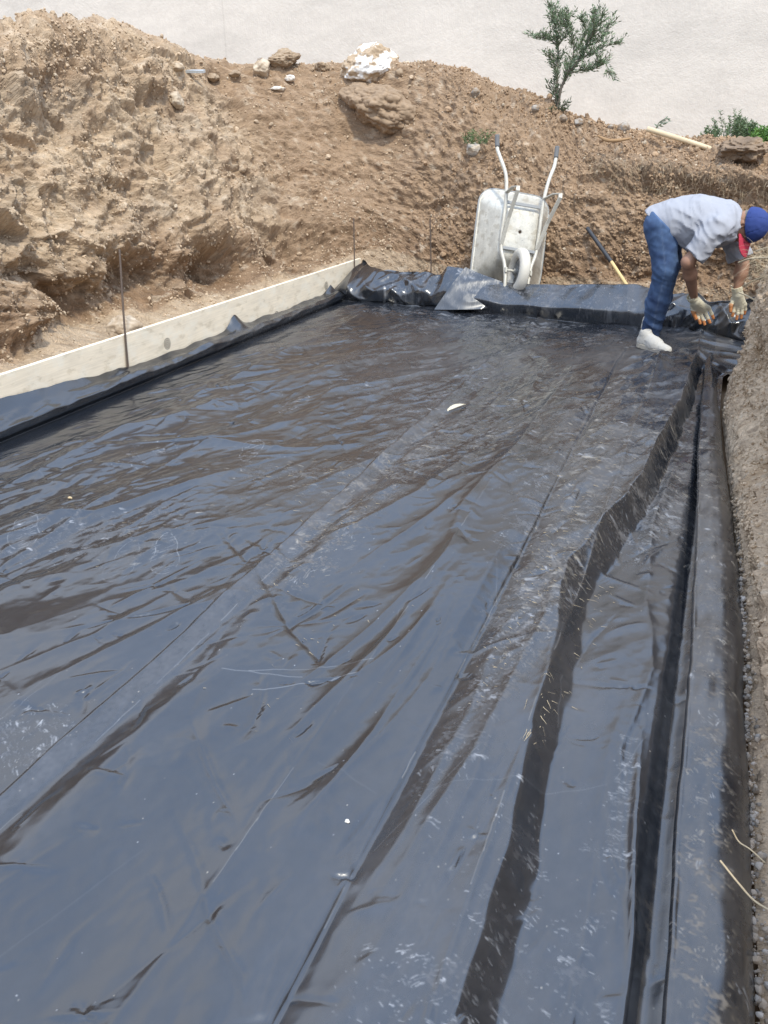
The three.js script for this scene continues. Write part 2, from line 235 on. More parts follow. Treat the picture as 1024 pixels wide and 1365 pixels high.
{
  const nu = cols.length, nv = rowsT.length, base = [], meta = [];
  const stc = cols.map(station);
  for (let j = 0; j < nv; j++) for (let i = 0; i < nu; i++) {
    const q = stc[i], T = rowsT[j], k = Math.min(6, Math.floor(T)), t = T - k, L = Math.hypot(q[2], q[3]) || 1;
    const g = (m) => { m = Math.max(0, Math.min(7, m)); return [q[5 + m * 2], q[6 + m * 2]]; };
    const a = g(k - 1), b = g(k), c = g(k + 1), d = g(k + 2), f = (e) => { const m1 = (c[e] - a[e]) * 0.35, m2 = (d[e] - b[e]) * 0.35, t2 = t * t, t3 = t2 * t; return (2 * t3 - 3 * t2 + 1) * b[e] + (t3 - 2 * t2 + t) * m1 + (-2 * t3 + 3 * t2) * c[e] + (t3 - t2) * m2; };
    const D = k === 6 ? lerp(b[0], c[0], t) : f(0), y = k === 6 ? lerp(b[1], c[1], t) : f(1);
    base.push([q[0] + q[2] / L * D, y, q[1] + q[3] / L * D]); meta.push([T, q[4], D]);
  }
  const g0 = grid(nu, nv, (i, j) => base[j * nu + i]); const N = g0.attributes.normal;
  const colr = new Float32Array(nu * nv * 3);
  const g = grid(nu, nv, (i, j) => {
    const o = j * nu + i, [x, y, z] = base[o], [T, amp, D] = meta[o]; const s = cols[i];
    const ny = N.getY(o) < -0.2 ? -1 : 1; const nx = N.getX(o) * ny, nyy = N.getY(o) * ny, nz = N.getZ(o) * ny;
    const leftness = x < -3.2 ? sm(-8.4, -7.6, z) : 0, right = x > 0 && z > -7.3 ? sm(-7.3, -6.6, z) : 0;
    const face = sm(0.75, 1.3, T) * (1 - 0.55 * sm(4.6, 5.4, T)), A = amp * (0.22 + 0.78 * face);
    // coarse blocks, then lumps, then crumbs
    const wx = x + 0.12 * n3(x * 2, y * 2, z * 2), wy = y + 0.12 * n3(x * 2 + 9, y * 2, z * 2), wz = z + 0.12 * n3(x * 2, y * 2 + 9, z * 2);
    let d = A * (0.15 * n3(x * .8, y * 1.0, z * .8) + 0.10 * n3(x * 1.9, y * 2.2 + 3, z * 1.9));
    const W1 = wor(wx * 2.6, wy * 3.4, wz * 2.6); d += A * (0.10 + 0.07 * leftness) * (W1[2] - 0.5) * sm(0, 0.16, W1[1] - W1[0]);
    d += A * 0.060 * (rid3(wx * 3.3, wy * 4.2, wz * 3.3) - 0.45) * (0.5 + leftness * 0.6);
    d += A * 0.042 * (rid3(wx * 7, wy * 8, wz * 7) - 0.4);
    const W2 = wor(wx * 8.5, wy * 9.5, wz * 8.5); d += (0.35 + A) * (0.026 + .012 * leftness) * (Math.max(0, 0.75 - W2[0]) * (0.3 + 1.2 * W2[2]) - 0.2);
    const W3 = wor(wx * 21, wy * 23, wz * 21); d += (0.7 + 0.8 * A) * 0.026 * (Math.max(0, 0.8 - W3[0]) * (0.2 + 1.3 * W3[2]) - 0.25);
    d += 0.016 * (A + .2) * rid3(x * 29, y * 31, z * 29) + 0.008 * n3(x * 58, y * 58, z * 58);
    // streaks left by the bucket teeth, running down the slope
    const st = n2((s * 1.0 + T * 0.38) * 7, T * 0.55 + s * 0.3); d += A * 0.035 * st * sm(1.4, 3, T) + A * 0.02 * n2((s + T * 0.38) * 19, T * 0.9);
    // hollows under the lower face
    const hol = Math.max(0, n3(s * 1.35 + 4.2, T * 1.1, 2.2) + 0.12) * Math.exp(-((T - 1.75) ** 2) / 0.45); d -= amp * hol * (0.24 + 0.46 * leftness) ;
    // overhang of turf along the back right
    const turf = sm(-1.6, -.9, x) * (z < -7.2 ? 1 : 0); d += turf * 0.12 * Math.exp(-((T - 3.9 - 0.25 * n2(s * 2.3, 1)) ** 2) / 0.05) * (0.5 + n2(s * 3.1, 7)); d -= turf * 0.09 * Math.exp(-((T - 3.1) ** 2) / 0.2);
    // lumps along the crest
    d += (1 - right) * 0.10 * Math.max(0, n2(s * 2.1 + 3, 4.4)) * Math.exp(-((T - 5) ** 2) / 0.12) + (1 - right) * 0.05 * Math.max(0, n2(s * 7.3, 9.4)) * Math.exp(-((T - 5) ** 2) / 0.2);
    if (T > 4.8) d += .34 * Math.exp(-((x + 6.2) ** 2 + (z + 7.5) ** 2) / .32);
    if (T > 6) d *= 1 - (T - 6) * 0.5;
    if (T < 0.4) d *= 0.3 + T;
    // ------- colour of the soil itself
    const m1 = fbm3(x * 1.1 + 5, y * 1.6, z * 1.1, 3), m2 = n3(x * 5, y * 6 + 4, z * 5), m3 = n3(x * 17, y * 17, z * 17 + 3), m4 = n3(x * 48, y * 48, z * 48);
    let c = [0.352, 0.240, 0.150];
    const mix = (q, t) => { t = clamp(t); c = [lerp(c[0], q[0], t), lerp(c[1], q[1], t), lerp(c[2], q[2], t)]; };
    mix([0.55, 0.420, 0.285], leftness * clamp(0.45 + m1 * 0.8 + m2 * 0.35));
    mix([0.49, 0.395, 0.29], leftness * sm(0.1, 0.5, n3(x * 1.3, y * 2.6 + 7, z * 1.3) + 0.3 * m2) * 0.5);
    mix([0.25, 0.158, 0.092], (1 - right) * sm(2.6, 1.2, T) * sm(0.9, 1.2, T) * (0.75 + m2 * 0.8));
    mix([0.45, 0.345, 0.235], (T < 1.0 ? 0.6 : 0) * (1 - right));
    mix([0.62, 0.475, 0.325], right * clamp(0.75 + m1 * 0.7));
    mix([0.46, 0.325, 0.20], right * sm(0.1, 0.5, m2));
    mix([0.20, 0.145, 0.095], turf * Math.exp(-((T - 4) ** 2) / 0.15) * (0.5 + m3));
    mix([0.56, 0.47, 0.36], sm(0.35, 0.6, m3 + 0.4 * m2) * 0.5);
    mix([0.20, 0.130, 0.075], sm(0.25, 0.6, -m3 + 0.3 * m1) * 0.4);
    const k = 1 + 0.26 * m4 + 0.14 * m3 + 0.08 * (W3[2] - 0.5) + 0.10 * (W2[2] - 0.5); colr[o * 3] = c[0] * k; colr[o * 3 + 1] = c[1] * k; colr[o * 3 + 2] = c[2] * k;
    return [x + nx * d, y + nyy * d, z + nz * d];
  }, (x, y, z, i, j) => [cols[i] * 1.1, meta[j * nu + i][2] * 0.8 + base[j * nu + i][1] * 1.1]);
  g.setAttribute('color', new THREE.BufferAttribute(colr, 3));
  const I = g.index.array; // outward facing (towards the pit and up)
  { const n = g.attributes.normal; let up = 0; for (let q = 0; q < n.count; q += 97) up += n.getY(q); if (up < 0) { for (let q = 0; q < I.length; q += 3) { const t = I[q]; I[q] = I[q + 1]; I[q + 1] = t; } g.computeVertexNormals(); } }
  struct('soil_bank', g, soilMat);
  const p = g.attributes.position, n = g.attributes.normal;
  for (let o = 0; o < p.count; o++) { const T = meta[o][0]; soilPoints.push([p.getX(o), p.getY(o), p.getZ(o), n.getX(o), n.getY(o), n.getZ(o), T]); }
  // floor of the pit under the sheet, and the ground beyond as one sheet with the pit cut out of it
  struct('pit_floor', grid(30, 50, (i, j) => [-3.9 + i / 29 * 4.6, -0.09 + 0.01 * n2(i, j), 2.6 - j / 49 * 10.9]), std({ color: rgb(0.26, 0.18, 0.11), roughness: 1 }));
  const sh = new THREE.Shape(); sh.absellipse(0, 0, 180, 180, 0, Math.PI * 2); const ho = new THREE.Path(); ho.moveTo(-7.5, 6.5); ho.lineTo(4.5, 6.5); ho.lineTo(4.5, -12.0); ho.lineTo(-7.5, -12.0); ho.closePath(); sh.holes.push(ho);
  const gg = new THREE.ShapeGeometry(sh, 48); gg.rotateX(-Math.PI / 2); { const q = gg.attributes.position; for (let i = 0; i < q.count; i++) q.setZ(i, q.getZ(i) * 1); }
  // the shape's y became -z: mirror it back so the hole lies over the pit
  gg.scale(1, 1, -1); { const ix = gg.index.array; for (let q = 0; q < ix.length; q += 3) { const t = ix[q]; ix[q] = ix[q + 1]; ix[q + 1] = t; } gg.computeVertexNormals(); }
  gg.translate(0, 1.25, 0);
  struct('ground', gg, std({ color: rgb(0.30, 0.22, 0.15), roughness: 1, bumpMap: soilBump, bumpScale: 0.02 }));
}
function soilNear(x, z, ymin = -9) { let b = null, bd = 1e9; for (let i = 0; i < soilPoints.length; i += 3) { const p = soilPoints[i]; if (p[1] < ymin) continue; const d = (p[0] - x) ** 2 + (p[2] - z) ** 2; if (d < bd) { bd = d; b = p; } } return b; }
function soilHit(px, py) {                                        // the point of the bank seen at a pixel of the photograph
  const d = ray(px, py).normalize(); let b = null, bt = 1e9;
  for (let i = 0; i < soilPoints.length; i++) { const p = soilPoints[i], x = p[0], y = p[1] - CAMH, z = p[2], t = x * d.x + y * d.y + z * d.z; if (t < 1) continue; const e = (x - d.x * t) ** 2 + (y - d.y * t) ** 2 + (z - d.z * t) ** 2; if (e < 0.0006 && t < bt) { bt = t; b = p; } }
  if (!b) { let be = 1e9; for (let i = 0; i < soilPoints.length; i++) { const p = soilPoints[i], x = p[0], y = p[1] - CAMH, z = p[2], t = x * d.x + y * d.y + z * d.z; if (t < 1) continue; const e = (x - d.x * t) ** 2 + (y - d.y * t) ** 2 + (z - d.z * t) ** 2; if (e < be) { be = e; b = p; } } }
  return b;
}
// ------------------------------------------------------------------ the rendered wall behind
{
  const W = 24, H = 4.4, x0 = -17, z0 = -11.1;
  const px = (u, v) => [x0 + u * W, 0.9 + v * H];
  const t = dataTex(2048, 512, (u, v) => {
    const [x, y] = px(u, v); let k = 1 + 0.035 * fbm2(x * 0.7, y * 0.9, 4) + 0.03 * n2(x * 3.1, y * 9) + 0.025 * n2(x * 14, y * 17) + 0.02 * n2(x * 37, y * 37);
    k -= 0.035 * sm(0.05, 0.5, fbm2(x * 0.45 + 4, y * 1.3, 5)) + .022 * sm(.1, .5, fbm2(x * 1.7 + 9, y * 2.2, 4) + .25 * n2(x * 25, y * 25));
    let r = 0.83 * k, g = 0.803 * k, b = 0.762 * k;
    const jx = -7.05; if (Math.abs(x - jx) < 0.016) { r *= 0.955; g *= 0.955; b *= 0.955; }
    const sx = (x + 10.65) / 0.055, sy = (y - 3.02) / 0.13, e = sx * sx + sy * sy + 0.7 * n2(x * 30, y * 30); if (e < 1) { const q = 0.24 * sm(1, 0.3, e) * (0.7 + n2(x * 60, y * 40)); r *= 1 - q; g *= 1 - q; b *= 1 - q; }
    return [r * 255, g * 255, b * 255];
  }, true, false);
  const bp = dataTex(1024, 512, (u, v) => { const g = 128 + 45 * tn(u, v, 60) + 45 * tn(u, v, 140, 4) + 30 * tn(u, v, 240, 8); return [g, g, g]; });
  const b2 = bp; b2.repeat.set(8, 2.2);
  const g = new THREE.BoxGeometry(W, H, 0.3, 1, 1, 1); 
  const wall = mesh('rendered_wall', g, std({ map: t, bumpMap: b2, bumpScale: 0.006, roughness: 0.92 }));
  wall.position.set(x0 + W / 2, 0.9 + H / 2, z0 - 0.15); tag(wall, 'tall pale plastered wall standing behind the soil banks', 'wall');
}

// ------------------------------------------------------------------ clods and stones lying on the banks
{
  const variants = [0, 1, 2, 3].map((s) => rock(1, 1, .75, .85, s + 3, 0.5, 1));
  const pick = (f, n) => { const out = []; let guard = 0; while (out.length < n && guard++ < n * 60) { const p = soilPoints[Math.floor(rnd() * soilPoints.length)]; if (p[2] > -0.3 && p[0] > -3 || p[2] > -2.4 && p[0] < -3) continue; if (rnd() < f(p)) out.push(p); } return out; };
  const sets = [pick((p) => (p[6] > 0.2 && p[6] < 6.2) ? (p[6] < 1 ? 0.5 : p[6] > 4.2 ? 0.9 : 0.4) * (p[0] > 0 && p[2] > -7 ? 0.35 : 1) * (0.35 + Math.max(0, n3(p[0] * 2, p[1] * 2, p[2] * 2)) * 2) : 0, 64000)];
  const mat = std({ color: 0xffffff, roughness: 0.95, flatShading: true });
  variants.forEach((g, vi) => {
    const list = sets[0].filter((_, i) => i % 4 === vi), im = new THREE.InstancedMesh(g, mat, list.length), M = new THREE.Matrix4(), q = new THREE.Quaternion(), e = new THREE.Euler();
    list.forEach((p, i) => {
      const right = p[0] > 0 && p[2] > -7; let s = 0.0035 + 0.0120 * Math.pow(rnd(), 3.4) + (rnd() < 0.006 ? rr(0.01, 0.028) : 0); if (right) s = Math.min(s, 0.010); if (p[6] > 4.4) s *= 1.1;
      q.setFromEuler(e.set(rnd() * 6, rnd() * 6, rnd() * 6)); M.compose(V(p[0] + p[3] * s * 0.3, p[1] + p[4] * s * 0.3, p[2] + p[5] * s * 0.3), q, V(s * rr(.8, 1.4), s, s * rr(.8, 1.2))); im.setMatrixAt(i, M);
      const k = rr(0.80, 1.16), c = rnd() < 0.04 ? [0.5, 0.41, 0.30] : right ? [.5, .38, .255] : p[0] < -3.3 ? [0.47, 0.355, 0.24] : [0.355, 0.24, 0.146]; im.setColorAt(i, rgb(c[0] * k, c[1] * k, c[2] * k));
    });
    im.castShadow = im.receiveShadow = true; im.name = numbered('soil_clods'); tag(im, 'small clods and crumbs of earth strewn over the banks', 'soil clods', 'clods strewn over the banks', 'stuff'); scene.add(im);
  });
}

// ------------------------------------------------------------------ the black plastic sheet
const SX0 = -3.8, SX1 = 0.5, VA = 1.2, VZ = Math.log(9.2);
const suv = (x, z) => [(x - SX0) / (SX1 - SX0), Math.log(Math.max(0.05, VA - z)) / VZ];
const W2048 = 2048;
// small sharp creases scattered over the sheet, pressed in by boots and by folding
const CW = 960, CHh = 1900, CRB = new Float32Array(CW * CHh), cgx = (x) => (x + 3.6) / 3.84 * (CW - 1), cgz = (z) => (.4 - z) / 7.6 * (CHh - 1);
function splat(pts, a, wl, wr) {
  for (let s = 0; s < pts.length - 1; s++) {
    const [ax, az] = pts[s], [bx, bz] = pts[s + 1], m = Math.max(wl, wr) * 4, i0 = Math.max(0, Math.floor(cgx(Math.min(ax, bx) - m))), i1 = Math.min(CW - 1, Math.ceil(cgx(Math.max(ax, bx) + m))), j0 = Math.max(0, Math.floor(cgz(Math.max(az, bz) + m))), j1 = Math.min(CHh - 1, Math.ceil(cgz(Math.min(az, bz) - m)));
    const dx = bx - ax, dz = bz - az, L2 = dx * dx + dz * dz;
    for (let j = j0; j <= j1; j++) for (let i = i0; i <= i1; i++) { const x = i / (CW - 1) * 3.84 - 3.6, z = .4 - j / (CHh - 1) * 7.6, t = ((x - ax) * dx + (z - az) * dz) / L2; const tc = clamp(t); if (s > 0 && t < 0) continue; if (s < pts.length - 2 && t >= 1) continue; const ex = x - ax - dx * tc, ez = z - az - dz * tc, d = Math.hypot(ex, ez), side = dx * ez - dz * ex, w = side > 0 ? wl : wr; if (d > w * 4) continue; const T = (s + tc) / (pts.length - 1), v = a * Math.sin(Math.PI * clamp(T * .96 + .02)) * (Math.exp(-d / w) - .018); if (Math.abs(v) > Math.abs(CRB[j * CW + i])) CRB[j * CW + i] = v; }
  }
}
{
  for (let n = 0; n < 1250; n++) {
    const z = -.45 - 6.6 * Math.pow(rnd(), 1.25), x = rr(-3.15, .05), calm = Math.exp(-(((x + 1.0) / .6) ** 2) - (((z + 1.1) / .7) ** 2)); if (rnd() < calm * .35) continue;
    const k = rnd(), ang = k < .45 ? Math.PI / 2 + rr(-.35, .35) : k < .75 ? rr(.5, 1.1) * (rnd() < .6 ? 1 : -1) : rr(-.5, .5), L = rr(.05, .20) + (rnd() < .25 ? rr(.1, .45) : 0), a = (rnd() < .5 ? 1 : -1) * rr(.0014, .0070), p = []; const bend = rr(-.35, .35); let cx = x, cz = z, an = ang; const ns = 4; for (let s = 0; s <= ns; s++) { p.push([cx, cz]); cx += Math.cos(an) * L / ns; cz -= Math.sin(an) * L / ns; an += bend / ns + rr(-.12, .12); }
    splat(p, a, rr(.006, .022), rr(.004, .014));
  }
  // a fan of shallow folds between the double fold and the sharp ridge
  for (const f of [[[-.74, -2.7], [-.86, -2.0], [-1.0, -1.4]], [[-.72, -2.6], [-.78, -2.0], [-.86, -1.45], [-.90, -1.2]], [[-.70, -2.5], [-.71, -1.9], [-.74, -1.4]], [[-.66, -2.6], [-.64, -2.0], [-.65, -1.5], [-.69, -1.1]], [[-.60, -2.9], [-.585, -2.3], [-.60, -1.7]], [[-.85, -3.3], [-.98, -2.7], [-1.12, -2.2]], [[-.46, -2.1], [-.43, -1.7], [-.45, -1.2], [-.5, -.9]], [[-.36, -1.9], [-.34, -1.4], [-.38, -.9]], [[.0, -2.3], [-.05, -1.7], [-.02, -1.1], [-.05, -.7]], [[.07, -2.4], [.05, -1.9], [.06, -1.5]], [[-.06, -1.6], [.0, -1.35], [.05, -1.25]], [[-1.7, -1.3], [-1.55, -1.7], [-1.45, -2.05]], [[-1.9, -1.25], [-1.7, -1.6], [-1.62, -2.0]]]) splat(f, rr(.007, .013), rr(.03, .055), rr(.012, .028));
}
function crease(x, z) { const a = cgx(x), b = cgz(z); if (a < 0 || b < 0 || a >= CW - 1 || b >= CHh - 1) return 0; const i = Math.floor(a), j = Math.floor(b), u = a - i, v = b - j, o = j * CW + i; return lerp(lerp(CRB[o], CRB[o + 1], u), lerp(CRB[o + CW], CRB[o + CW + 1], u), v); }
function lineD(x, z, pts) { let b = 1e9, side = 0, tt = 0, acc = 0; for (let i = 0; i < pts.length - 1; i++) { const [ax, az] = pts[i], [bx, bz] = pts[i + 1], dx = bx - ax, dz = bz - az, L2 = dx * dx + dz * dz, t = clamp(((x - ax) * dx + (z - az) * dz) / L2), ex = x - ax - dx * t, ez = z - az - dz * t, d = Math.hypot(ex, ez); if (d < b) { b = d; side = Math.sign(dx * ez - dz * ex); tt = (i + t) / (pts.length - 1); } } return [b, side, tt]; }
// creases measured in the photograph: points [x, z], height, width of the flank on either side
const CREASES = [
  { p: [[-1.42, -2.15], [-1.12, -1.85], [-.92, -1.72]], a: -.010, l: .010, r: .022 },
  { p: [[-1.17, -1.36], [-.96, -1.2], [-.84, -1.12]], a: -.009, l: .016, r: .016 },
  { p: [[-1.0, -1.08], [-.87, -.99], [-.75, -.88], [-.62, -.79], [-.59, -.74]], a: -.006, l: .007, r: .02 },
  { p: [[-1.74, -2.42], [-1.42, -2.15]], a: -.009, l: .015, r: .015 },
  { p: [[-1.36, -2.36], [-1.2, -2.64], [-1.07, -3.02], [-1.01, -3.52], [-.82, -3.9]], a: .022, l: .16, r: .05 },
  { p: [[-.76, -2.45], [-.84, -3.0], [-.80, -3.5], [-.72, -4.2]], a: .028, l: .10, r: .10 },
  { p: [[-2.7, -1.9], [-2.53, -2.24], [-2.32, -2.33], [-2.12, -2.72], [-2.0, -3.0]], a: .026, l: .06, r: .14 },
  { p: [[-2.9, -3.0], [-2.4, -3.3], [-1.9, -3.35], [-1.6, -3.6]], a: .018, l: .05, r: .11 },
  { p: [[-3.2, -3.7], [-2.6, -4.4], [-2.3, -5.2]], a: .026, l: .09, r: .07 },
  { p: [[-2.6, -3.6], [-2.2, -4.3], [-1.8, -5.0], [-1.5, -5.4]], a: .018, l: .06, r: .10 },
  { p: [[-3.1, -5.0], [-2.7, -5.6], [-2.1, -6.2]], a: .02, l: .06, r: .10 },
  { p: [[-1.9, -1.5], [-1.6, -1.75], [-1.3, -2.1]], a: .012, l: .05, r: .08 },
  { p: [[-.70, -1.15], [-.62, -1.5], [-.57, -2.0]], a: .012, l: .05, r: .03 },
  { p: [[-.86, -1.5], [-.74, -1.9], [-.66, -2.4]], a: .012, l: .05, r: .04 },
  { p: [[-.44, -1.0], [-.36, -1.5], [-.33, -2.2], [-.34, -2.7]], a: .020, l: .07, r: .05 },
  { p: [[.02, -1.3], [-.01, -1.7], [.03, -2.1], [-.02, -2.5]], a: .018, l: .03, r: .06 },
  { p: [[.075, -.7], [.07, -1.1], [.045, -1.5], [.03, -1.8]], a: .030, l: .05, r: .015 },
  { p: [[-.02, -2.4], [-.06, -3.2], [-.03, -3.9]], a: .02, l: .05, r: .04 },
  { p: [[-.3, -5.5], [-.2, -5.9], [-.05, -6.2], [.1, -6.3]], a: .04, l: .05, r: .08 },
  { p: [[-.4, -6.0], [-.1, -6.5], [.15, -6.6]], a: .05, l: .05, r: .10 },
  { p: [[-.5, -5.2], [-.25, -5.6], [0, -5.7]], a: .025, l: .06, r: .06 },
];
// the step down along the right: z, x of its upper edge, x of its foot
const STEP = [[.6, -.20, -.10], [-.87, -.21, -.11], [-1.65, -.24, -.145], [-2.0, -.275, -.165], [-2.35, -.315, -.18], [-2.62, -.325, -.165], [-3.0, -.25, -.11], [-3.25, -.19, -.07], [-4.0, -.12, -.02], [-4.67, -.06, .02], [-6.0, -.02, .05], [-7.4, -.02, .05]];
function sheetH(x, z) {
  const wx = x + .10 * n2(x * 1.1, z * .8) + .03 * n2(x * 4, z * 3 + 5), wz = z + .14 * n2(x * 1.0 + 7, z * .9);
  const cr0 = crease(x, z); const calm = Math.exp(-(((x + 1.0) / .62) ** 2) - (((z + 1.15) / .9) ** 2)), amp = 1 - .25 * calm;
  let h = cr0 + .030 * n2(x * .75 + 2, z * .42) * amp;
  const ca = Math.cos(.27), sa = Math.sin(.27), u = wx * ca + wz * sa, w = -wx * sa + wz * ca;            // wrinkles run a little across the pit
  const fold = (a, b) => 1 - Math.abs(n2(a, b)) * 2.2;
  const left = sm(-1.0, -1.6, x);
  h += amp * .026 * (fold(u * 1.5, w * .52) - .5) * (0.6 + .7 * left);
  h += amp * .010 * (fold(u * 3.1 + 9, w * .95) - .5) + .012 * n2(x * 2.6 + 4, z * 1.9) * (.3 + .7 * calm) + .004 * n2(x * 6.5, z * 5 + 9);
  const ms = sm(-.15, .35, n2(x * .9 + 4, z * .7 + 2)) * (1 - .8 * calm);
  const fa = sm(-2.6, -4.2, z); h += .0062 * (fold(u * 7 + 3, w * 2.6 + 8) - .5) * (0.35 + ms + 1.1 * fa);
  h += .0021 * (fold(u * 17, w * 7.5) - .5) * (0.2 + ms + .6 * fa) * (1 - .6 * calm);
  h += .0009 * n2(x * 46, z * 38) * ms; h += .0032 * (fold(x * 9 + z * 5, z * 6 - x * 3) - .5) * (.45 + .5 * n2(x * 1.7, z * 1.3 + 8)); h += .0015 * (fold(x * 21 - z * 8, z * 15 + x * 6) - .5) * (.4 + .8 * n2(x * 2.1 + 5, z * 1.6));
  // fold lines from the packing, running the length of the sheet
  const fl = (X, a, wd, wob = .012) => { const d = x - X - wob * n2(z * .9, X * 7) - .004 * n2(z * 4, X); return a * Math.exp(-Math.abs(d) / wd); };
  h += fl(-2.93, .016, .05) + fl(-2.38, .009, .03) + fl(-.79, .007, .025) + fl(-.255, .010, .02);
  { const d = x + .515 - .012 * n2(z * .9, 3.5) - .004 * n2(z * 4, 1); const gw = .075 + .02 * n2(z * 1.9, 3); h -= (.038 + .008 * n2(z * 1.3, 8)) * (d < 0 ? Math.exp(d / .06) : Math.exp(-d / gw)); h += .006 * Math.exp(-Math.abs(d + .012) / .006); }       // sharp ridge
  { const d = x + 1.395 - .02 * n2(z * .6, 9) - .004 * n2(z * 5, 2), wd = .040; const pf = 1 - .55 * sm(-3.4, -5.0, z), bw = 1 + .35 * n2(z * 1.3, 6); h += pf * (.022 * sm(-.052, -.026, d) * (1 - .75 * sm(-.02, .045, d)) + .026 * sm(.045, .045 + .11 * bw, d) * (1 - sm(.13, .55, d)) + .004 * Math.exp(-Math.abs(d + .024) / .006)); }  // flat double fold
  for (const c of CREASES) { const [d, sd, t] = lineD(wx * .35 + x * .65, wz * .35 + z * .65, c.p); const wd = sd > 0 ? c.l : c.r; if (d < wd * 5) h += c.a * Math.exp(-d / wd) * Math.sin(Math.PI * clamp(t * .94 + .03)) ** .6; }
  // the raised earth under the right hand part and the step beside it
  let ci = 0; while (ci < STEP.length - 2 && STEP[ci + 1][0] > z) ci++; const ct = clamp((z - STEP[ci][0]) / (STEP[ci + 1][0] - STEP[ci][0]));
  const cl = lerp(STEP[ci][1], STEP[ci + 1][1], ct) + .018 * n2(z * 2.1, 5) + .010 * n2(z * 6.7, 2), cr = cl + .72 * (lerp(STEP[ci][2], STEP[ci + 1][2], ct) - lerp(STEP[ci][1], STEP[ci + 1][1], ct)) + .016 * n2(z * 2.3, 9) + .008 * n2(z * 8, 4), cx = (cl + cr) / 2;
  const sw = (cr - cl) * .12, up = 1 - clamp((x - cl) / (cr - cl)) * .45 - sm(cl - sw, cr + sw, x) * .55;
  const hi = (.055 + .055 * sm(-1.6, -3.6, z)) * (.4 + .6 * sm(-6.5, -5.2, z));
  h += up * hi * sm(-1.25, -.35, x) ;
  h += .008 * Math.exp(-Math.abs(x - cl) / .02);
  // trough beside the edge strip
  h -= .03 * Math.exp(-(((x - .105) / .03) ** 2)) * sm(-6.4, -5.8, z);
  // rumples where the worker gathers the sheet
  const g = sm(-.75, -.2, x) * sm(-5.2, -6.0, z); h += g * (.05 * (fold(x * 2.6 + z * 1.2, z * 2.4 - x) - .3) + .02 * (fold(x * 7, z * 6) - .4));
  const k = sm(-6.4, -7.0, z); h += k * .012 * (fold(x * 3, z * 7) - .4);
  const ft = Math.exp(-(((x + .32) / .30) ** 2) - (((z + 6.38) / .36) ** 2)); h = lerp(h, .05, clamp(ft * 1.6));
  return h;
}
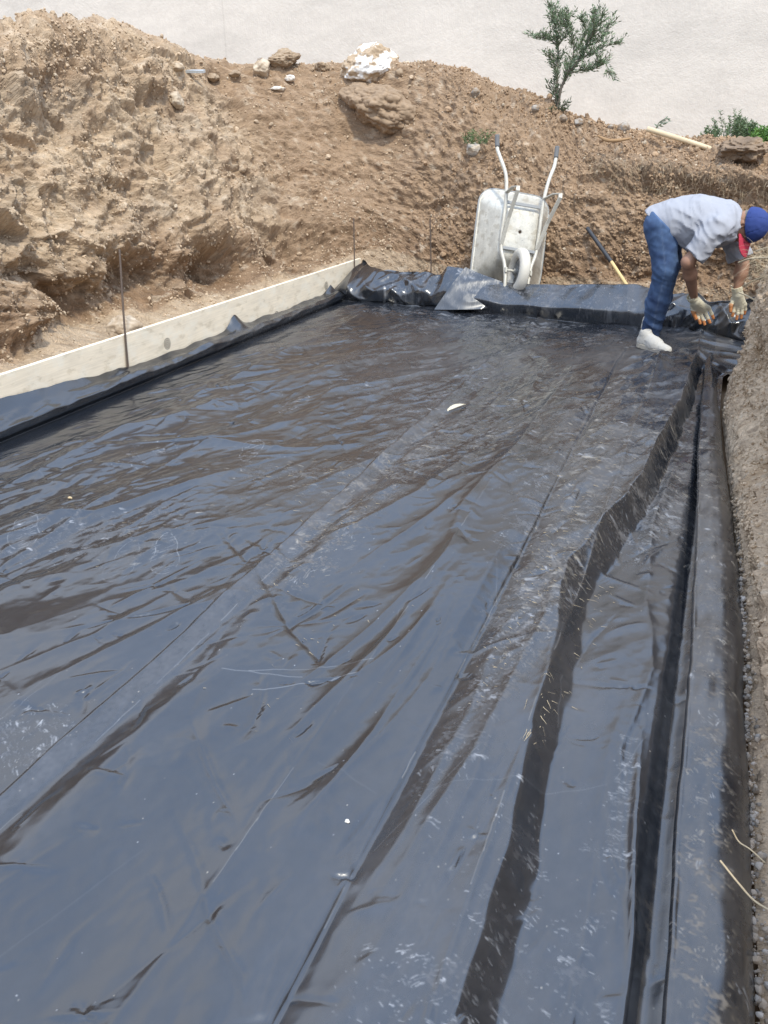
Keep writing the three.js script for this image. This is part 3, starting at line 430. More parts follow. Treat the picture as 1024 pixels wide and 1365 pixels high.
// dust, scuffs, shoe prints and straw marks: matter on the sheet, painted with its own grain and outline
const TUFTS = [];
const dustCanvas = document.createElement('canvas'); dustCanvas.width = dustCanvas.height = W2048;
{
  const c = dustCanvas.getContext('2d'); c.fillStyle = '#000'; c.fillRect(0, 0, W2048, W2048); c.lineCap = 'round';
  const P = (x, z) => { const q = suv(x, z); return [q[0] * W2048, q[1] * W2048]; };
  const path = (pts, w, a, tan) => { c.strokeStyle = tan ? `rgba(255,${tan},0,${a})` : `rgba(255,0,0,${a})`; c.lineWidth = w * clamp(1.25 - .12 * (VA - pts[0][1]), .42, 1.05); c.beginPath(); pts.forEach((p, i) => { const q = P(p[0], p[1]); i ? c.lineTo(q[0], q[1]) : c.moveTo(q[0], q[1]); }); c.stroke(); };
  const wob = (x0, z0, x1, z1, n, j) => { const o = []; for (let i = 0; i <= n; i++) { const t = i / n; o.push([lerp(x0, x1, t) + j * n2(t * 9 + x0 * 31, z0 * 17), lerp(z0, z1, t) + j * n2(t * 9 + 50 + x0 * 31, z0 * 17)]); } return o; };
  // long fold lines rubbed pale
  for (const [X, a] of [[-2.93, .22], [-2.38, .2], [-.79, .4], [-.26, .55], [-.52, .45], [-1.43, .35], [-1.36, .35]]) for (let z = -.4; z > -7; z -= .09) if (rnd() < .75 * sm(-.35, .3, n2(z * 2.3, X * 5))) path(wob(X + .012 * n2(z * .9, X * 7), z, X + .012 * n2((z - .09) * .9, X * 7), z - .1, 3, .004), rr(.6, 1.3), a * rr(.15, .7), X > -1 ? 120 : 0);
  // scuffs in clusters: short curved strokes
  const fans = (x, z, rx, rz, n, len, ang, tan) => { for (let i = 0; i < n; i++) { const a = rnd() * 6.283, r = Math.sqrt(rnd()), X = x + Math.cos(a) * r * rx, Z = z + Math.sin(a) * r * rz, th = ang + rr(-.7, .7), m = Math.round(rr(3, 13)), al = rr(.15, 1), sp = rr(.004, .02), t2 = tan && rnd() < .75 ? rr(120, 220) | 0 : 0, LL = len * rr(.35, 1.5) * (rnd() < .12 ? 2 : 1); for (let k = 0; k < m; k++) { const o = rr(-1, 1) * sp, o2 = rr(-1, 1) * sp, L = LL * rr(.2, 1), t3 = th + rr(-.25, .25); path(wob(X + o, Z + o2, X + o + Math.cos(t3) * L, Z + o2 + Math.sin(t3) * L, 4, L * .18), rr(.5, 1.15) * (rnd() < .1 ? 1.7 : 1), al * rr(.1, .62), t2); } } };
  const scuff = (x, z, rx, rz, n, len, ang, tan) => { for (let i = 0; i < n; i++) { const a = rnd() * 6.283, r = Math.sqrt(rnd()), X = x + Math.cos(a) * r * rx, Z = z + Math.sin(a) * r * rz, L = len * rr(.12, .75), th = ang + rr(-.5, .5); path(wob(X, Z, X + Math.cos(th) * L, Z + Math.sin(th) * L, 3, L * .25), rr(.5, 1.1), rr(.08, .6) * (rnd() < .25 ? 1.3 : .7), tan && rnd() < .8 ? 200 : 0); } };
  TUFTS.push(...[[-.36, -3.3, .14, .9, 260, .05, .5, 1], [-.42, -4.3, .18, .8, 220, .06, .4, 1], [-.40, -2.6, .09, .5, 190, .04, .6, 1], [-.42, -1.75, .06, .5, 170, .028, .6, 0], [-.35, -2.2, .08, .3, 90, .03, .8, 1], [-1.3, -3.2, .12, .8, 160, .05, -1.1, 1], [-1.28, -2.4, .10, .3, 130, .04, -1.2, 1], [-1.2, -3.6, .3, .4, 110, .06, -.4, 1], [-1.75, -3.05, .3, .2, 90, .05, .1, 1], [-.95, -4.3, .3, .6, 110, .07, .2, 1], [-1.38, -5.9, .10, 1.1, 200, .06, -1.3, 0], [-.7, -6.4, .35, .4, 170, .08, .2, 0], [-1.9, -6.5, .5, .4, 120, .08, .1, 0], [-2.3, -5.6, .15, .6, 90, .06, -1.2, 0], [-1.6, -6.9, .6, .2, 120, .09, .1, 0], [-2.8, -6.9, .2, .25, 120, .07, .2, 0], [-.05, -3.9, .12, .6, 170, .05, .9, 1], [-.1, -3.2, .1, .4, 140, .04, 1.0, 0], [-.02, -4.8, .1, .5, 90, .05, .7, 0], [.0, -1.4, .05, .25, 60, .02, .3, 0], [-.22, -1.2, .08, .25, 70, .018, .4, 0], [-.05, -.95, .08, .2, 60, .02, .3, 0], [-1.55, -1.15, .12, .12, 130, .025, .9, 0], [-.3, -.85, .12, .1, 90, .02, 0, 0], [-2.35, -2.15, .2, .25, 90, .035, -.6, 0], [-2.0, -2.3, .2, .3, 70, .035, -.4, 1], [-1.7, -4.6, .4, .5, 110, .06, -.2, 0], [-2.6, -3.0, .15, .2, 60, .04, .2, 0], [-.6, -3.2, .1, .6, 60, .04, .3, 0], [.21, -1.2, .07, .5, 130, .02, 1.3, 1], [.2, -2.2, .07, .8, 200, .03, 1.2, 1], [.14, -3.8, .06, .9, 150, .04, 1.2, 1], [.1, -5.2, .06, .7, 80, .05, 1.2, 0]]);
  for (const t of TUFTS) { fans(t[0], t[1], t[2] * 1.2, t[3] * 1.1, Math.round(t[4] * .24), t[5] * .6, t[6], t[7]); scuff(t[0], t[1], t[2], t[3], Math.round(t[4] * .2), t[5] * .8, t[6], t[7]); scuff(t[0], t[1], t[2] * 1.3, t[3] * 1.2, Math.round(t[4] * .5), t[5] * .35, t[6] + .3, t[7]); }
  // glove or tread marks: short bars in a row
  const treads = (x, z, dx, dz, n, bx, bz, w, a, tan) => { for (let i = 0; i < n; i++) for (let k = 0; k < 26; k++) { const t = rnd(), X = x + dx * i + bx * t + rr(-.4, .4) * dx, Z = z + dz * i + bz * t + rr(-.28, .28) * dz; path(wob(X, Z, X + bx * rr(.05, .3), Z + bz * rr(.05, .3), 2, .003), rr(.5, 1.1), a * rr(.2, .9), tan); } };
  treads(-.03, -1.75, .002, .055, 8, .045, .004, 5, .22, 0); treads(-.10, -2.95, .006, -.07, 9, .05, .035, 4, .45, 90); treads(-.02, -3.15, .004, -.08, 6, .05, .03, 4, .4, 90);
  // shoe prints: an outline and a grain of treads inside
  const shoe = (x, z, ang, L, w, a) => { const ca = Math.cos(ang), sa = Math.sin(ang), T = (u, v) => [x + ca * u - sa * v, z + sa * u + ca * v], o = []; for (let i = 0; i <= 40; i++) { const t = i / 40 * 6.283, u = Math.cos(t) * L / 2, v = Math.sin(t) * w / 2 * (1 + .25 * Math.cos(t) - .22 * Math.exp(-((Math.cos(t) + .1) ** 2) / .06)); o.push(T(u, v)); } for (let q = 0; q < o.length - 1; q++) if (rnd() < .82) path([o[q], o[q + 1]], rr(.7, 1.5), a * rr(.15, .8)); for (let i = 0; i < 50; i++) { const u = rr(-.45, .45) * L, v = rr(-.38, .38) * w; path(wob(...T(u, v), ...T(u + .012, v + .02), 2, .003), 1.1, a * rr(.15, .7)); } };
  for (const s of [[-1.83, -2.16, 1.0, .31, .11, .6], [-2.1, -3.25, -1.9, .32, .11, .8], [-2.28, -4.05, -1.6, .34, .12, .8], [-1.95, -2.05, 1.2, .3, .11, .25], [-2.5, -2.1, .9, .3, .12, .5], [-1.62, -4.1, -1.2, .3, .12, .35], [-2.25, -6.4, -1.4, .32, .12, .6], [-1.85, -5.3, -1.2, .32, .12, .5], [-1.1, -6.2, -1, .32, .12, .5]]) shoe(...s);
  // fine straight scratches
  for (let i = 0; i < 40; i++) { const z = -.5 - 6 * Math.pow(rnd(), 1.6), x = rr(-3.1, .1), L = rr(.05, .5) * (z < -3 ? 1.4 : 1), a = rnd() < .6 ? Math.PI / 2 + rr(-.5, .5) : rr(-.5, .5); path(wob(x, z, x + Math.cos(a) * L, z - Math.sin(a) * L, 6, .01), rr(.5, .9), rr(.04, .2)); }
  path(wob(-1.06, -1.55, -.80, -1.72, 6, .01), 1.2, .3); path(wob(-1.2, -1.6, -.95, -1.66, 6, .01), 1.1, .25); path(wob(-1.12, -1.62, -.78, -1.8, 6, .01), 1.1, .25);
  // crumbs
  for (let i = 0; i < 800; i++) { const z = -.4 - 6.6 * Math.pow(rnd(), 1.5), x = rnd() < .6 ? rr(-1.5, .3) : rr(-3.1, .3), q = P(x, z); if (n2(x * 3, z * 2) < -.05) continue; c.fillStyle = `rgba(255,${rnd() < .5 ? 170 : 0},0,${rr(.2, .8)})`; c.beginPath(); c.arc(q[0], q[1], rr(.4, 1.0), 0, 7); c.fill(); }
}
const strokes = dustCanvas.getContext('2d').getImageData(0, 0, W2048, W2048).data;
const dustAt = (u, v, tone) => {
  const x = SX0 + u * (SX1 - SX0), z = VA - Math.exp(v * VZ), o = (Math.min(2047, Math.floor(v * 2048)) * 2048 + Math.min(2047, Math.floor(u * 2048))) * 4;
  const s = strokes[o] / 255, t = strokes[o] ? strokes[o + 1] / Math.max(1, strokes[o]) : 0;
  // thin film of dust in patches, grained
  const g1 = fbm2(x * 1.3 + 3, z * .8, 3), g2 = n2(x * 8, z * 4 + 3), g3 = n2(x * 30, z * 21), g4 = n2(x * 95, z * 60);
  const zone = .20 + .4 * sm(-3.2, -5.5, z) + .25 * sm(-.9, -.3, x) + .3 * Math.exp(-(((x + 1.3) / .18) ** 2)) + (x > .1 ? .5 : 0);
  let film = clamp(zone * (.26 + .55 * g1 + .28 * g2 + .22 * g3 + .16 * g4));
  // smears of dried mud: patches with an outline, streaked across the sheet
  let D = 0, tan = 0; for (const q of TUFTS) { const e = ((x - q[0]) / (q[2] * 1.25)) ** 2 + ((z - q[1]) / (q[3] * 1.15)) ** 2; if (e < 5) { const w = Math.exp(-e) * Math.min(1, q[4] / 130); D += w; tan += w * q[7]; } }
  const sa = x * .94 + z * .34, sb = z * .94 - x * .34, sn = n2(sa * 7, sb * 11) * .5 + n2(sa * 19, sb * 34) * .5 + n2(sa * 55, sb * 90) * .6 + .5 * n2(sa * 110, sb * 150);
  const smear = clamp(D) * sm(.12, .62, sn + .12 * D) ; film = Math.max(film, smear * (.85 + .4 * g3 + .4 * g4)); film += .42 * Math.exp(-(((x + 1.393 - .02 * n2(z * .6, 9)) / .036) ** 2)) * (.6 + .5 * g2 + .4 * g3 + .4 * g4) * sm(-5.2, -3.5, z);
  const brown = (smear > .1 && D > 0 ? .6 * tan / D : 0) + .10 + .5 * (x > .1 ? 1 : 0) + .4 * g1;
  return [clamp(film, 0, 1.5), s, clamp(t), clamp(brown)];
};
const bufA = new Uint8Array(2048 * 2048 * 4), bufR = new Uint8Array(1024 * 1024 * 4);
{
  const enc = (l) => 255 * (l <= .0031308 ? 12.92 * l : 1.055 * Math.pow(l, 1 / 2.4) - .055);
  for (let j = 0; j < 2048; j++) for (let i = 0; i < 2048; i++) {
    const [f, s, t, br] = dustAt((i + .5) / 2048, (j + .5) / 2048), o = (j * 2048 + i) * 4;
    let r = .0095, g = .0115, b = .0155; const df = Math.min(.62, f * .36);
    r = lerp(r, lerp(.20, .27, br), df); g = lerp(g, lerp(.20, .225, br), df); b = lerp(b, lerp(.215, .17, br), df);
    const k = s * .8; r = lerp(r, lerp(.50, .50, t), k); g = lerp(g, lerp(.51, .42, t), k); b = lerp(b, lerp(.53, .29, t), k);
    bufA[o] = enc(r); bufA[o + 1] = enc(g); bufA[o + 2] = enc(b); bufA[o + 3] = 255;
    if (!(i & 1) && !(j & 1)) { const q = ((j >> 1) * 1024 + (i >> 1)) * 4; bufR[q] = 255; bufR[q + 1] = clamp(.185 + .40 * f + .4 * s) * 255; bufR[q + 2] = 0; bufR[q + 3] = 255; }
  }
}
const mkT = (d, n, srgb) => { const t = new THREE.DataTexture(d, n, n); t.magFilter = THREE.LinearFilter; t.minFilter = THREE.LinearMipmapLinearFilter; t.generateMipmaps = true; if (srgb) t.colorSpace = THREE.SRGBColorSpace; t.needsUpdate = true; return t; };
const plastic = new THREE.MeshPhysicalMaterial({ map: mkT(bufA, 2048, true), roughnessMap: mkT(bufR, 1024, false), roughness: 1, ior: 1.86, side: THREE.DoubleSide });
const plasticClean = new THREE.MeshPhysicalMaterial({ map: plastic.map, roughness: 0.2, ior: 1.86, side: THREE.DoubleSide });
const sheet = thing('plastic_sheet', 'huge black plastic sheet lining the floor of the dug pit', 'plastic sheet', V(0, 0, 0));
{
  const zs = []; { let z = .5; while (z > -7.22) { zs.push(z); z -= z > -.4 ? .03 : .0045 + .0013 * Math.abs(z); } zs.push(-7.24); }
  const xs = []; { let x = .17; while (x > -3.40) { xs.push(x); x -= x > -1.9 ? .0062 : .0078; } xs.push(-3.40); }
  // cross-section of the roll along the board: [x, height]; last point leans on the board
  const roll = 26;
  const nu = xs.length + roll, nv = zs.length;
  const g = grid(nu, nv, (i, j) => {
    const z = zs[j];
    if (i < xs.length) { const x = xs[i]; const e = sm(-3.2, -3.4, x); return [x > 0 ? x * (1 + 2.0 * sm(-5.6, -6.2, z)) : x, sheetH(x, z) * (1 - e) + .002, z]; }
    const w = (i - xs.length + 1) / roll, top = .085 + .10 * sm(-4.4, -2.9, z) + .030 * n2(z * 2.3, 4) + .018 * n2(z * 6, 8) + .10 * Math.exp(-(((z + 5.45) / .10) ** 2)) + .12 * sm(-7.0, -7.5, z);
    const bul = 1 + .35 * n2(z * 1.7, 2) + .2 * n2(z * 5, 6);
    const pts = [[-3.40, .002], [-3.455, -.004], [-3.445 + .012 * bul, .028], [-3.435 + .02 * (bul - 1), .062 * bul], [-3.475, .082 * bul], [-3.52, Math.max(.05, lerp(.08 * bul, top, .45) - .012)], [-3.575, top]];
    const q = w * 6, k = Math.min(5, Math.floor(q)), t = q - k, s = t * t * (3 - 2 * t) * .5 + t * .5;
    let x = lerp(pts[k][0], pts[k + 1][0], s), y = lerp(pts[k][1], pts[k + 1][1], s);
    const wr = sm(.15, .5, w) * (1 - .6 * w); const fo = 1 - Math.abs(n2(z * 3 + w * 1.7, w * 2.4 + 3)) * 2.2; x += wr * .014 * (fo - .4); y += wr * (.016 * (fo - .4) + .006 * (1 - Math.abs(n2(z * 9 + w * 4, w * 5)) * 2.2));
    return [Math.max(-3.583, x), y, z];
  }, (x, y, z, i) => suv(i < xs.length ? x : x - .1, z));
  // keep the upper side outward
  mesh('sheet_floor', g, plastic, sheet);

  // the far edge turned up: columns along x, each with its own cross-section
  const nx = 520, nc = 60, X0 = -3.575, X1 = .50;
  const key = (x, arr) => { let i = 0; while (i < arr.length - 2 && arr[i + 1][0] < x) i++; const t = clamp((x - arr[i][0]) / (arr[i + 1][0] - arr[i][0])), s = t * t * (3 - 2 * t) * .6 + t * .4; return arr[i].map((v, k) => lerp(v, arr[i + 1][k], s)); };
  // x, z of the foot, z of the top, height of the top, bulge forward, rumple
  const K = [[-3.58, -7.24, -8.02, .22, 0, .5], [-3.5, -7.24, -7.96, .30, 0, 1], [-3.3, -7.24, -7.66, .28, 0, .8], [-3.0, -7.24, -7.56, .27, .02, .9], [-2.7, -7.24, -7.5, .29, .03, .9], [-2.48, -7.24, -7.5, .28, .02, .7], [-2.40, -7.22, -7.46, .37, .03, .2], [-2.30, -7.2, -7.44, .37, .05, .1], [-2.05, -7.16, -7.40, .32, .07, .12], [-1.75, -7.14, -7.38, .265, .07, .12], [-1.3, -7.12, -7.38, .278, .07, .1], [-.9, -7.08, -7.38, .312, .06, .12], [-.62, -7.06, -7.38, .325, .04, .25], [-.4, -6.98, -7.22, .30, .03, .8], [-.1, -6.95, -7.14, .31, .03, 1], [.0, -6.95, -7.12, .25, .03, 1], [.15, -6.9, -7.08, .27, .03, 1], [.34, -6.8, -6.98, .34, .02, .8], [.5, -6.6, -7.0, .55, 0, .5]];
  const fold = (a, b) => 1 - Math.abs(n2(a, b)) * 2.2;
  const e = grid(nx, nc, (i, j) => {
    const x = lerp(X0, X1, i / (nx - 1)), w = j / (nc - 1), q = key(x, K); const [, zf, zt, yt, bu, ru] = q;
    const foot = Math.max(-7.2, zf) ;
    let pts = [[zf + .10, -.012 + sheetH(Math.min(.1, Math.max(-3.3, x)), -7.15) * 0], [zf - bu * .2, .004], [zf - bu * .1, .04], [zf + bu * .85 - .03, yt * .46], [lerp(zf, zt, .42) + bu * .35, yt * .70], [lerp(zf, zt, .85), yt * .93], [zt, yt], [zt - .02, yt - .03], [zt - .07, yt - .16]];
    const k0 = w * 8, k = Math.min(7, Math.floor(k0)), t = k0 - k; const A = pts[Math.max(0, k - 1)], B = pts[k], C = pts[k + 1], D = pts[Math.min(8, k + 2)];
    const cr = (m) => { const tn0 = lerp(.22, .45, ru); const m1 = (C[m] - A[m]) * tn0, m2 = (D[m] - B[m]) * tn0, t2 = t * t, t3 = t2 * t; return (2 * t3 - 3 * t2 + 1) * B[m] + (t3 - 2 * t2 + t) * m1 + (-2 * t3 + 3 * t2) * C[m] + (t3 - t2) * m2; };
    let z = cr(0), y = cr(1); const r = ru * sm(.08, .3, w);
    const f1 = fold(x * 2.6 + w * 2.3, w * 1.6 - x * .8 + 3), f2 = fold(x * 6.5 - w * 3, w * 3 + 5), f3 = fold(x * 13 + w * 4, w * 7);
    z += r * (.070 * (f1 - .4) + .022 * (f2 - .4) + .004 * f3) + (1 - ru) * (.010 * (f1 - .4) + .004 * f2); y += r * (.03 * (f2 - .3) + .05 * (f1 - .5) + .003 * (f3 - .4)) * (1 - .3 * w) + .006 * n2(x * 5, w * 3);
    return [x + r * .03 * n2(w * 4, x * 3), Math.max(y, -.012), z];
  }, (x, y, z) => suv(x, z + .5));
  mesh('turned_up_edge', e, plastic, sheet);
  // the pointed flap lying over the left end of the turned-up part
  {
    const a = atZ(581, 413, -7.06), b = atZ(622, 357, -7.38), c2 = atZ(700, 387, -7.40), d = atZ(655, 412, -7.12);
    const f = grid(40, 30, (i, j) => { const u = i / 39, v = j / 29; const p = a.clone().lerp(d, u), q = b.clone().lerp(c2, u), r = p.lerp(q, v); const bend = .035 * Math.sin(Math.PI * v) * (1 - .3 * u) + .010 * (fold(u * 2 + v, v * 3) - .4); const fr = .045 * sm(1, .35, u) - .06 * sm(.8, 1, u); return [r.x + bend * .2, r.y + bend * .4 + .01 * (1 - u), r.z + fr + bend * .7]; }, (x, y, z) => suv(x, z + .45));
    mesh('folded_flap', f, plastic, sheet);
  }
  // the doubled strip along the right hand edge, lying against the earth
  const KI = [[.5, .145, .34], [-1.02, .14, .305], [-1.5, .132, .30], [-2.15, .13, .292], [-2.84, .115, .278], [-3.3, .10, .25], [-4.2, .07, .20], [-5.1, .055, .155], [-5.96, .045, .10], [-6.2, .06, .10]];
  const KI2 = KI.slice().reverse();
  const ns = 620, nw = 30;
  const s = grid(nw, ns, (i, j) => {
    const z = lerp(.5, -6.15, Math.pow(j / (ns - 1), .85)), w = i / (nw - 1); const [, xi, xo] = key(z, KI2);
    const wi = xi + .006 * n2(z * 3, 4) + .003 * n2(z * 11, 2), wo = xo + .01 * n2(z * 2.2, 8), H = .070 + .012 * n2(z * 1.4, 3);
    const pts = [[wi + .045, .0], [wi + .008, .018], [wi - .004, H * .72], [wi + .002, H * .90], [lerp(wi, wo, .12), H * .93], [lerp(wi, wo, .35), H * 1.03], [lerp(wi, wo, .62), H], [lerp(wi, wo, .84), H * .72], [wo, .012], [wo + .005, -.06]];
    const k0 = w * 9, k = Math.min(8, Math.floor(k0)), t = k0 - k; let x = lerp(pts[k][0], pts[k + 1][0], t), y = lerp(pts[k][1], pts[k + 1][1], t);
    const r = sm(.3, .45, w) * (1 - sm(.9, 1, w)); y += r * (.007 * (fold(x * 9 + z * 1.5, z * 2.3) - .4) + .003 * (fold(x * 22 + z * 4, z * 6) - .4) + .006 * n2(z * 5, x * 9)); y += .004 * Math.exp(-((w - .33) ** 2) / .0012);
    return [x, y, z];
  }, (x, y, z) => suv(x, z));
  mesh('edge_strip', s, plastic, sheet);
}

// ------------------------------------------------------------------ formwork board and rods
{
  const wood = dataTex(1024, 256, (u, v) => {
    const gr = n2(u * 9, v * 46 + 3 * n2(u * 3, v * 2)) * .5 + n2(u * 30, v * 130) * .3, kn = Math.min(Math.hypot((u - .32) * 20, (v - .55) * 3), Math.hypot((u - .71) * 20, (v - .3) * 3)); let k = 1 + .10 * gr + .05 * fbm2(u * 14, v * 5, 3);
    if (kn < .3) k *= .72 + .2 * Math.sin(kn * 60);
    const mort = sm(-.1, .6, fbm2(u * 16 + 3, v * 3.5, 5) + .3 * n2(u * 120, v * 40) + .2 * n2(u * 260, v * 90)); let r = 232 * k, g = 217 * k, b = 192 * k; r = lerp(r, 234, mort * .6); g = lerp(g, 225, mort * .6); b = lerp(b, 206, mort * .6);
    const dk = .4 * sm(.1, .7, fbm2(u * 22 + 50, v * 7, 5) + .2 * n2(u * 200, v * 80)); return [r * (1 - .22 * dk), g * (1 - .24 * dk), b * (1 - .28 * dk)];
  }, true);
  const mat = std({ map: wood, roughness: .85, bumpMap: wood, bumpScale: .003 });
  const Z0 = -1.2, Z1 = -8.03, L = Z0 - Z1;
  const g = new RoundedBoxGeometry(.030, .36, L, 2, .004);
  { const p = g.attributes.position, u = g.attributes.uv, n = g.attributes.normal; for (let i = 0; i < p.count; i++) { u.setXY(i, p.getZ(i) / 2.6 + .3, Math.abs(n.getY(i)) > .5 ? p.getX(i) * 3 : p.getY(i) * 2.4 + .5); } }
  const b = mesh('formwork_board', g, mat); b.position.set(-3.60, .130, (Z0 + Z1) / 2); b.rotation.x = .0015; tag(b, 'long pale timber board set on edge between sheet and left bank', 'board');
  const rust = std({ color: rgb(.16, .12, .095), roughness: .75, metalness: .4 });
  const rod = (x, z, top, lean, lx, label) => { const parts = [tube([V(x, -.2, z), V(x + lx * .4, top * .5, z + lean * .5), V(x + lx, top, z + lean)], .0065, 8, 16)]; for (let y = 0; y < top; y += .012) { const t = y / top, q = new THREE.TorusGeometry(.0066, .0013, 4, 8); q.rotateX(Math.PI / 2 + .5); q.translate(x + lx * t * (.8 + .2 * t), y, z + lean * t); parts.push(q); } return tag(mesh('steel_rod', merge(parts), rust), label, 'steel rod'); };
  rod(-3.574, -4.08, .85, -.10, .004, 'tall thin rusty steel rod standing against the middle of the pale board');
  rod(-3.574, -7.83, .74, .0, .0, 'thin rusty steel rod at the far end of the pale board');
  rod(-2.72, -7.90, .76, .02, -.03, 'thin rusty steel rod standing alone behind the rumpled sheet corner');
}
// ------------------------------------------------------------------ stones on the banks
function stoneMat(a, b, c) { return std({ vertexColors: true, roughness: .92, bumpMap: soilBump, bumpScale: .004 }); }
const stMat = stoneMat();
function stone(name, px, py, Z, size, sc, s, label, cat, c1, c2, sink = .3, rough = .3, group) {
  const hit = soilHit(px, py + 3), p = V(hit[0], hit[1] + size * sc[1] * .35, hit[2]), g = rock(size, sc[0], sc[1], sc[2], s, rough, size > .15 ? 24 : size > .07 ? 12 : 6);
  paint(g, (x, y, z) => { const m = clamp(.5 + 1.1 * fbm3(x / size * 1.4 + s, y / size * 1.6, z / size * 1.4, 3)), k = 1 + .2 * n3(x * 40, y * 40, z * 40) + .1 * n3(x * 90, y * 90, z * 90); return [lerp(c1[0], c2[0], m) * k, lerp(c1[1], c2[1], m) * k, lerp(c1[2], c2[2], m) * k]; });
  const m = mesh(name, g, stMat); m.position.copy(p); m.rotation.y = s; tag(m, label, cat, group); return m;
}
const WHITE = [.74, .71, .66], TAN = [.36, .27, .18], CREAM = [.54, .445, .33], BRN = [.25, .175, .11], GREY = [.36, .33, .29];
{
  const g = rock(.33, 1.08, .80, .8, 5, .34, 40);
  paint(g, (x, y, z) => { const m = fbm3(x * 5 + 2, y * 6, z * 5, 4), w = sm(-.05, .18, m - .25 * (y - .05) * 3 + .05), k = 1 + .2 * n3(x * 30, y * 30, z * 30); return [lerp(.40, .80, w) * k, lerp(.30, .785, w) * k, lerp(.20, .75, w) * k]; });
  const b = mesh('boulder', g, stMat); { const q = soilHit(489, 100); b.position.set(q[0], q[1] + .10, q[2] - .12); } b.rotation.set(.1, .5, -.05); tag(b, 'large white and tan boulder on top of the back bank', 'boulder');
}
{ // the soil covered mass under the boulder
  const g = rock(.4, 1.05, .52, .7, 11, .4, 36); const p = g.attributes.position, n = g.attributes.normal;
  for (let i = 0; i < p.count; i++) { const x = p.getX(i), y = p.getY(i), z = p.getZ(i), W = wor(x * 20, y * 20, z * 20), d = .016 * Math.max(0, .8 - W[0]) + .02 * n3(x * 8, y * 8, z * 8) + .006 * n3(x * 50, y * 50, z * 50); p.setXYZ(i, x + n.getX(i) * d, y + n.getY(i) * d, z + n.getZ(i) * d); }
  g.computeVertexNormals(); paint(g, (x, y, z) => { const k = 1 + .25 * n3(x * 20, y * 20, z * 20) + .2 * n3(x * 55, y * 55, z * 55); return [.285 * k, .20 * k, .127 * k]; });
  const b = mesh('earth_lump', g, stMat); { const q = soilHit(502, 145); b.position.set(q[0], q[1] + .02, q[2] - .02); } b.scale.setScalar(1.12); b.rotation.set(.15, -.15, -.22); tag(b, 'big lump of brown earth bulging below the white boulder', 'earth lump');
}
stone('stone', 350, 93, -9.2, .125, [1, .85, .9], 21, 'rounded tan stone on the back crest left of the boulder', 'stone', CREAM, TAN);
stone('stone', 346, 81, -9.3, .055, [.8, 1.1, .8], 22, 'small dark stone perched behind the rounded tan stone', 'stone', GREY, BRN);
stone('earth_lump', 380, 80, -9.4, .20, [1.1, .5, .8], 23, 'brown earth clod on the crest between tan stone and boulder', 'earth lump', TAN, BRN, .3, .5);
stone('earth_lump', 428, 88, -9.3, .10, [1.1, .6, .8], 24, 'small brown clod touching the left foot of the white boulder', 'earth lump', TAN, BRN, .3, .5);
stone('stone', 387, 102, -9.0, .06, [1.2, .6, .9], 25, 'pale flat stone just below the brown crest clod', 'stone', CREAM, WHITE);
stone('stone', 371, 115, -8.95, .065, [1.4, .4, .9], 26, 'flat whitish stone lowest of those below the crest clod', 'stone', CREAM, WHITE);
stone('stone', 283, 103, -8.6, .085, [1.4, .6, .9], 27, 'oblong brown stone right of the grey metal strip', 'stone', TAN, BRN);
stone('stone', 315, 95, -9.0, .06, [1.3, .6, .9], 28, 'low brown stone midway between metal strip and tan stone', 'stone', TAN, BRN);
stone('stone', 236, 86, -7.6, .06, [1.3, .7, .9], 29, 'cream stone directly above the grey metal strip', 'stone', CREAM, TAN);
stone('stone', 238, 135, -7.0, .085, [1.2, .9, .9], 30, 'square tan stone in the slope below the metal strip', 'stone', TAN, CREAM);
stone('stone', 533, 95, -9.0, .055, [1.1, .9, .9], 31, 'small brown stone against the right side of the boulder', 'stone', TAN, BRN);
{ const m = stone('stone', 168, 437, -4.32, .095, [1.25, .95, 1], 32, 'cream stone on the ledge behind the board and tall rod', 'stone', CREAM, TAN); m.position.set(-3.76, .29, -4.34); }
for (const [x, y, z, s, sd, l] of [[770, 160, -9.0, .05, 41, 'dark round stone on the crest just right of the olive tree foot'], [752, 156, -8.95, .05, 42, 'brown stone at the right foot of the olive trunk'], [816, 164, -9.0, .035, 43, 'small stone on the crest midway between olive tree and wooden pole'], [833, 168, -8.9, .06, 44, 'brown stone on the crest above the dry stick'], [713, 140, -9.0, .045, 45, 'brown stone on the crest slope left of the olive tree'], [634, 120, -8.6, .055, 46, 'dark brown stone high in the slope above the wheelbarrow']]) stone('stone', x, y, z, s, [1, .85, .9], sd, l, 'stone', GREY, BRN);
stone('stone', 632, 196, -8.35, .085, [1, .8, .8], 51, 'pale grey stone beside the weed above the wheelbarrow', 'stone', CREAM, GREY);
stone('earth_lump', 990, 199, -8.6, .24, [1.3, .45, .9], 52, 'dark brown earth clod in front of the green bush', 'earth lump', BRN, [.17, .12, .08], .3, .5);

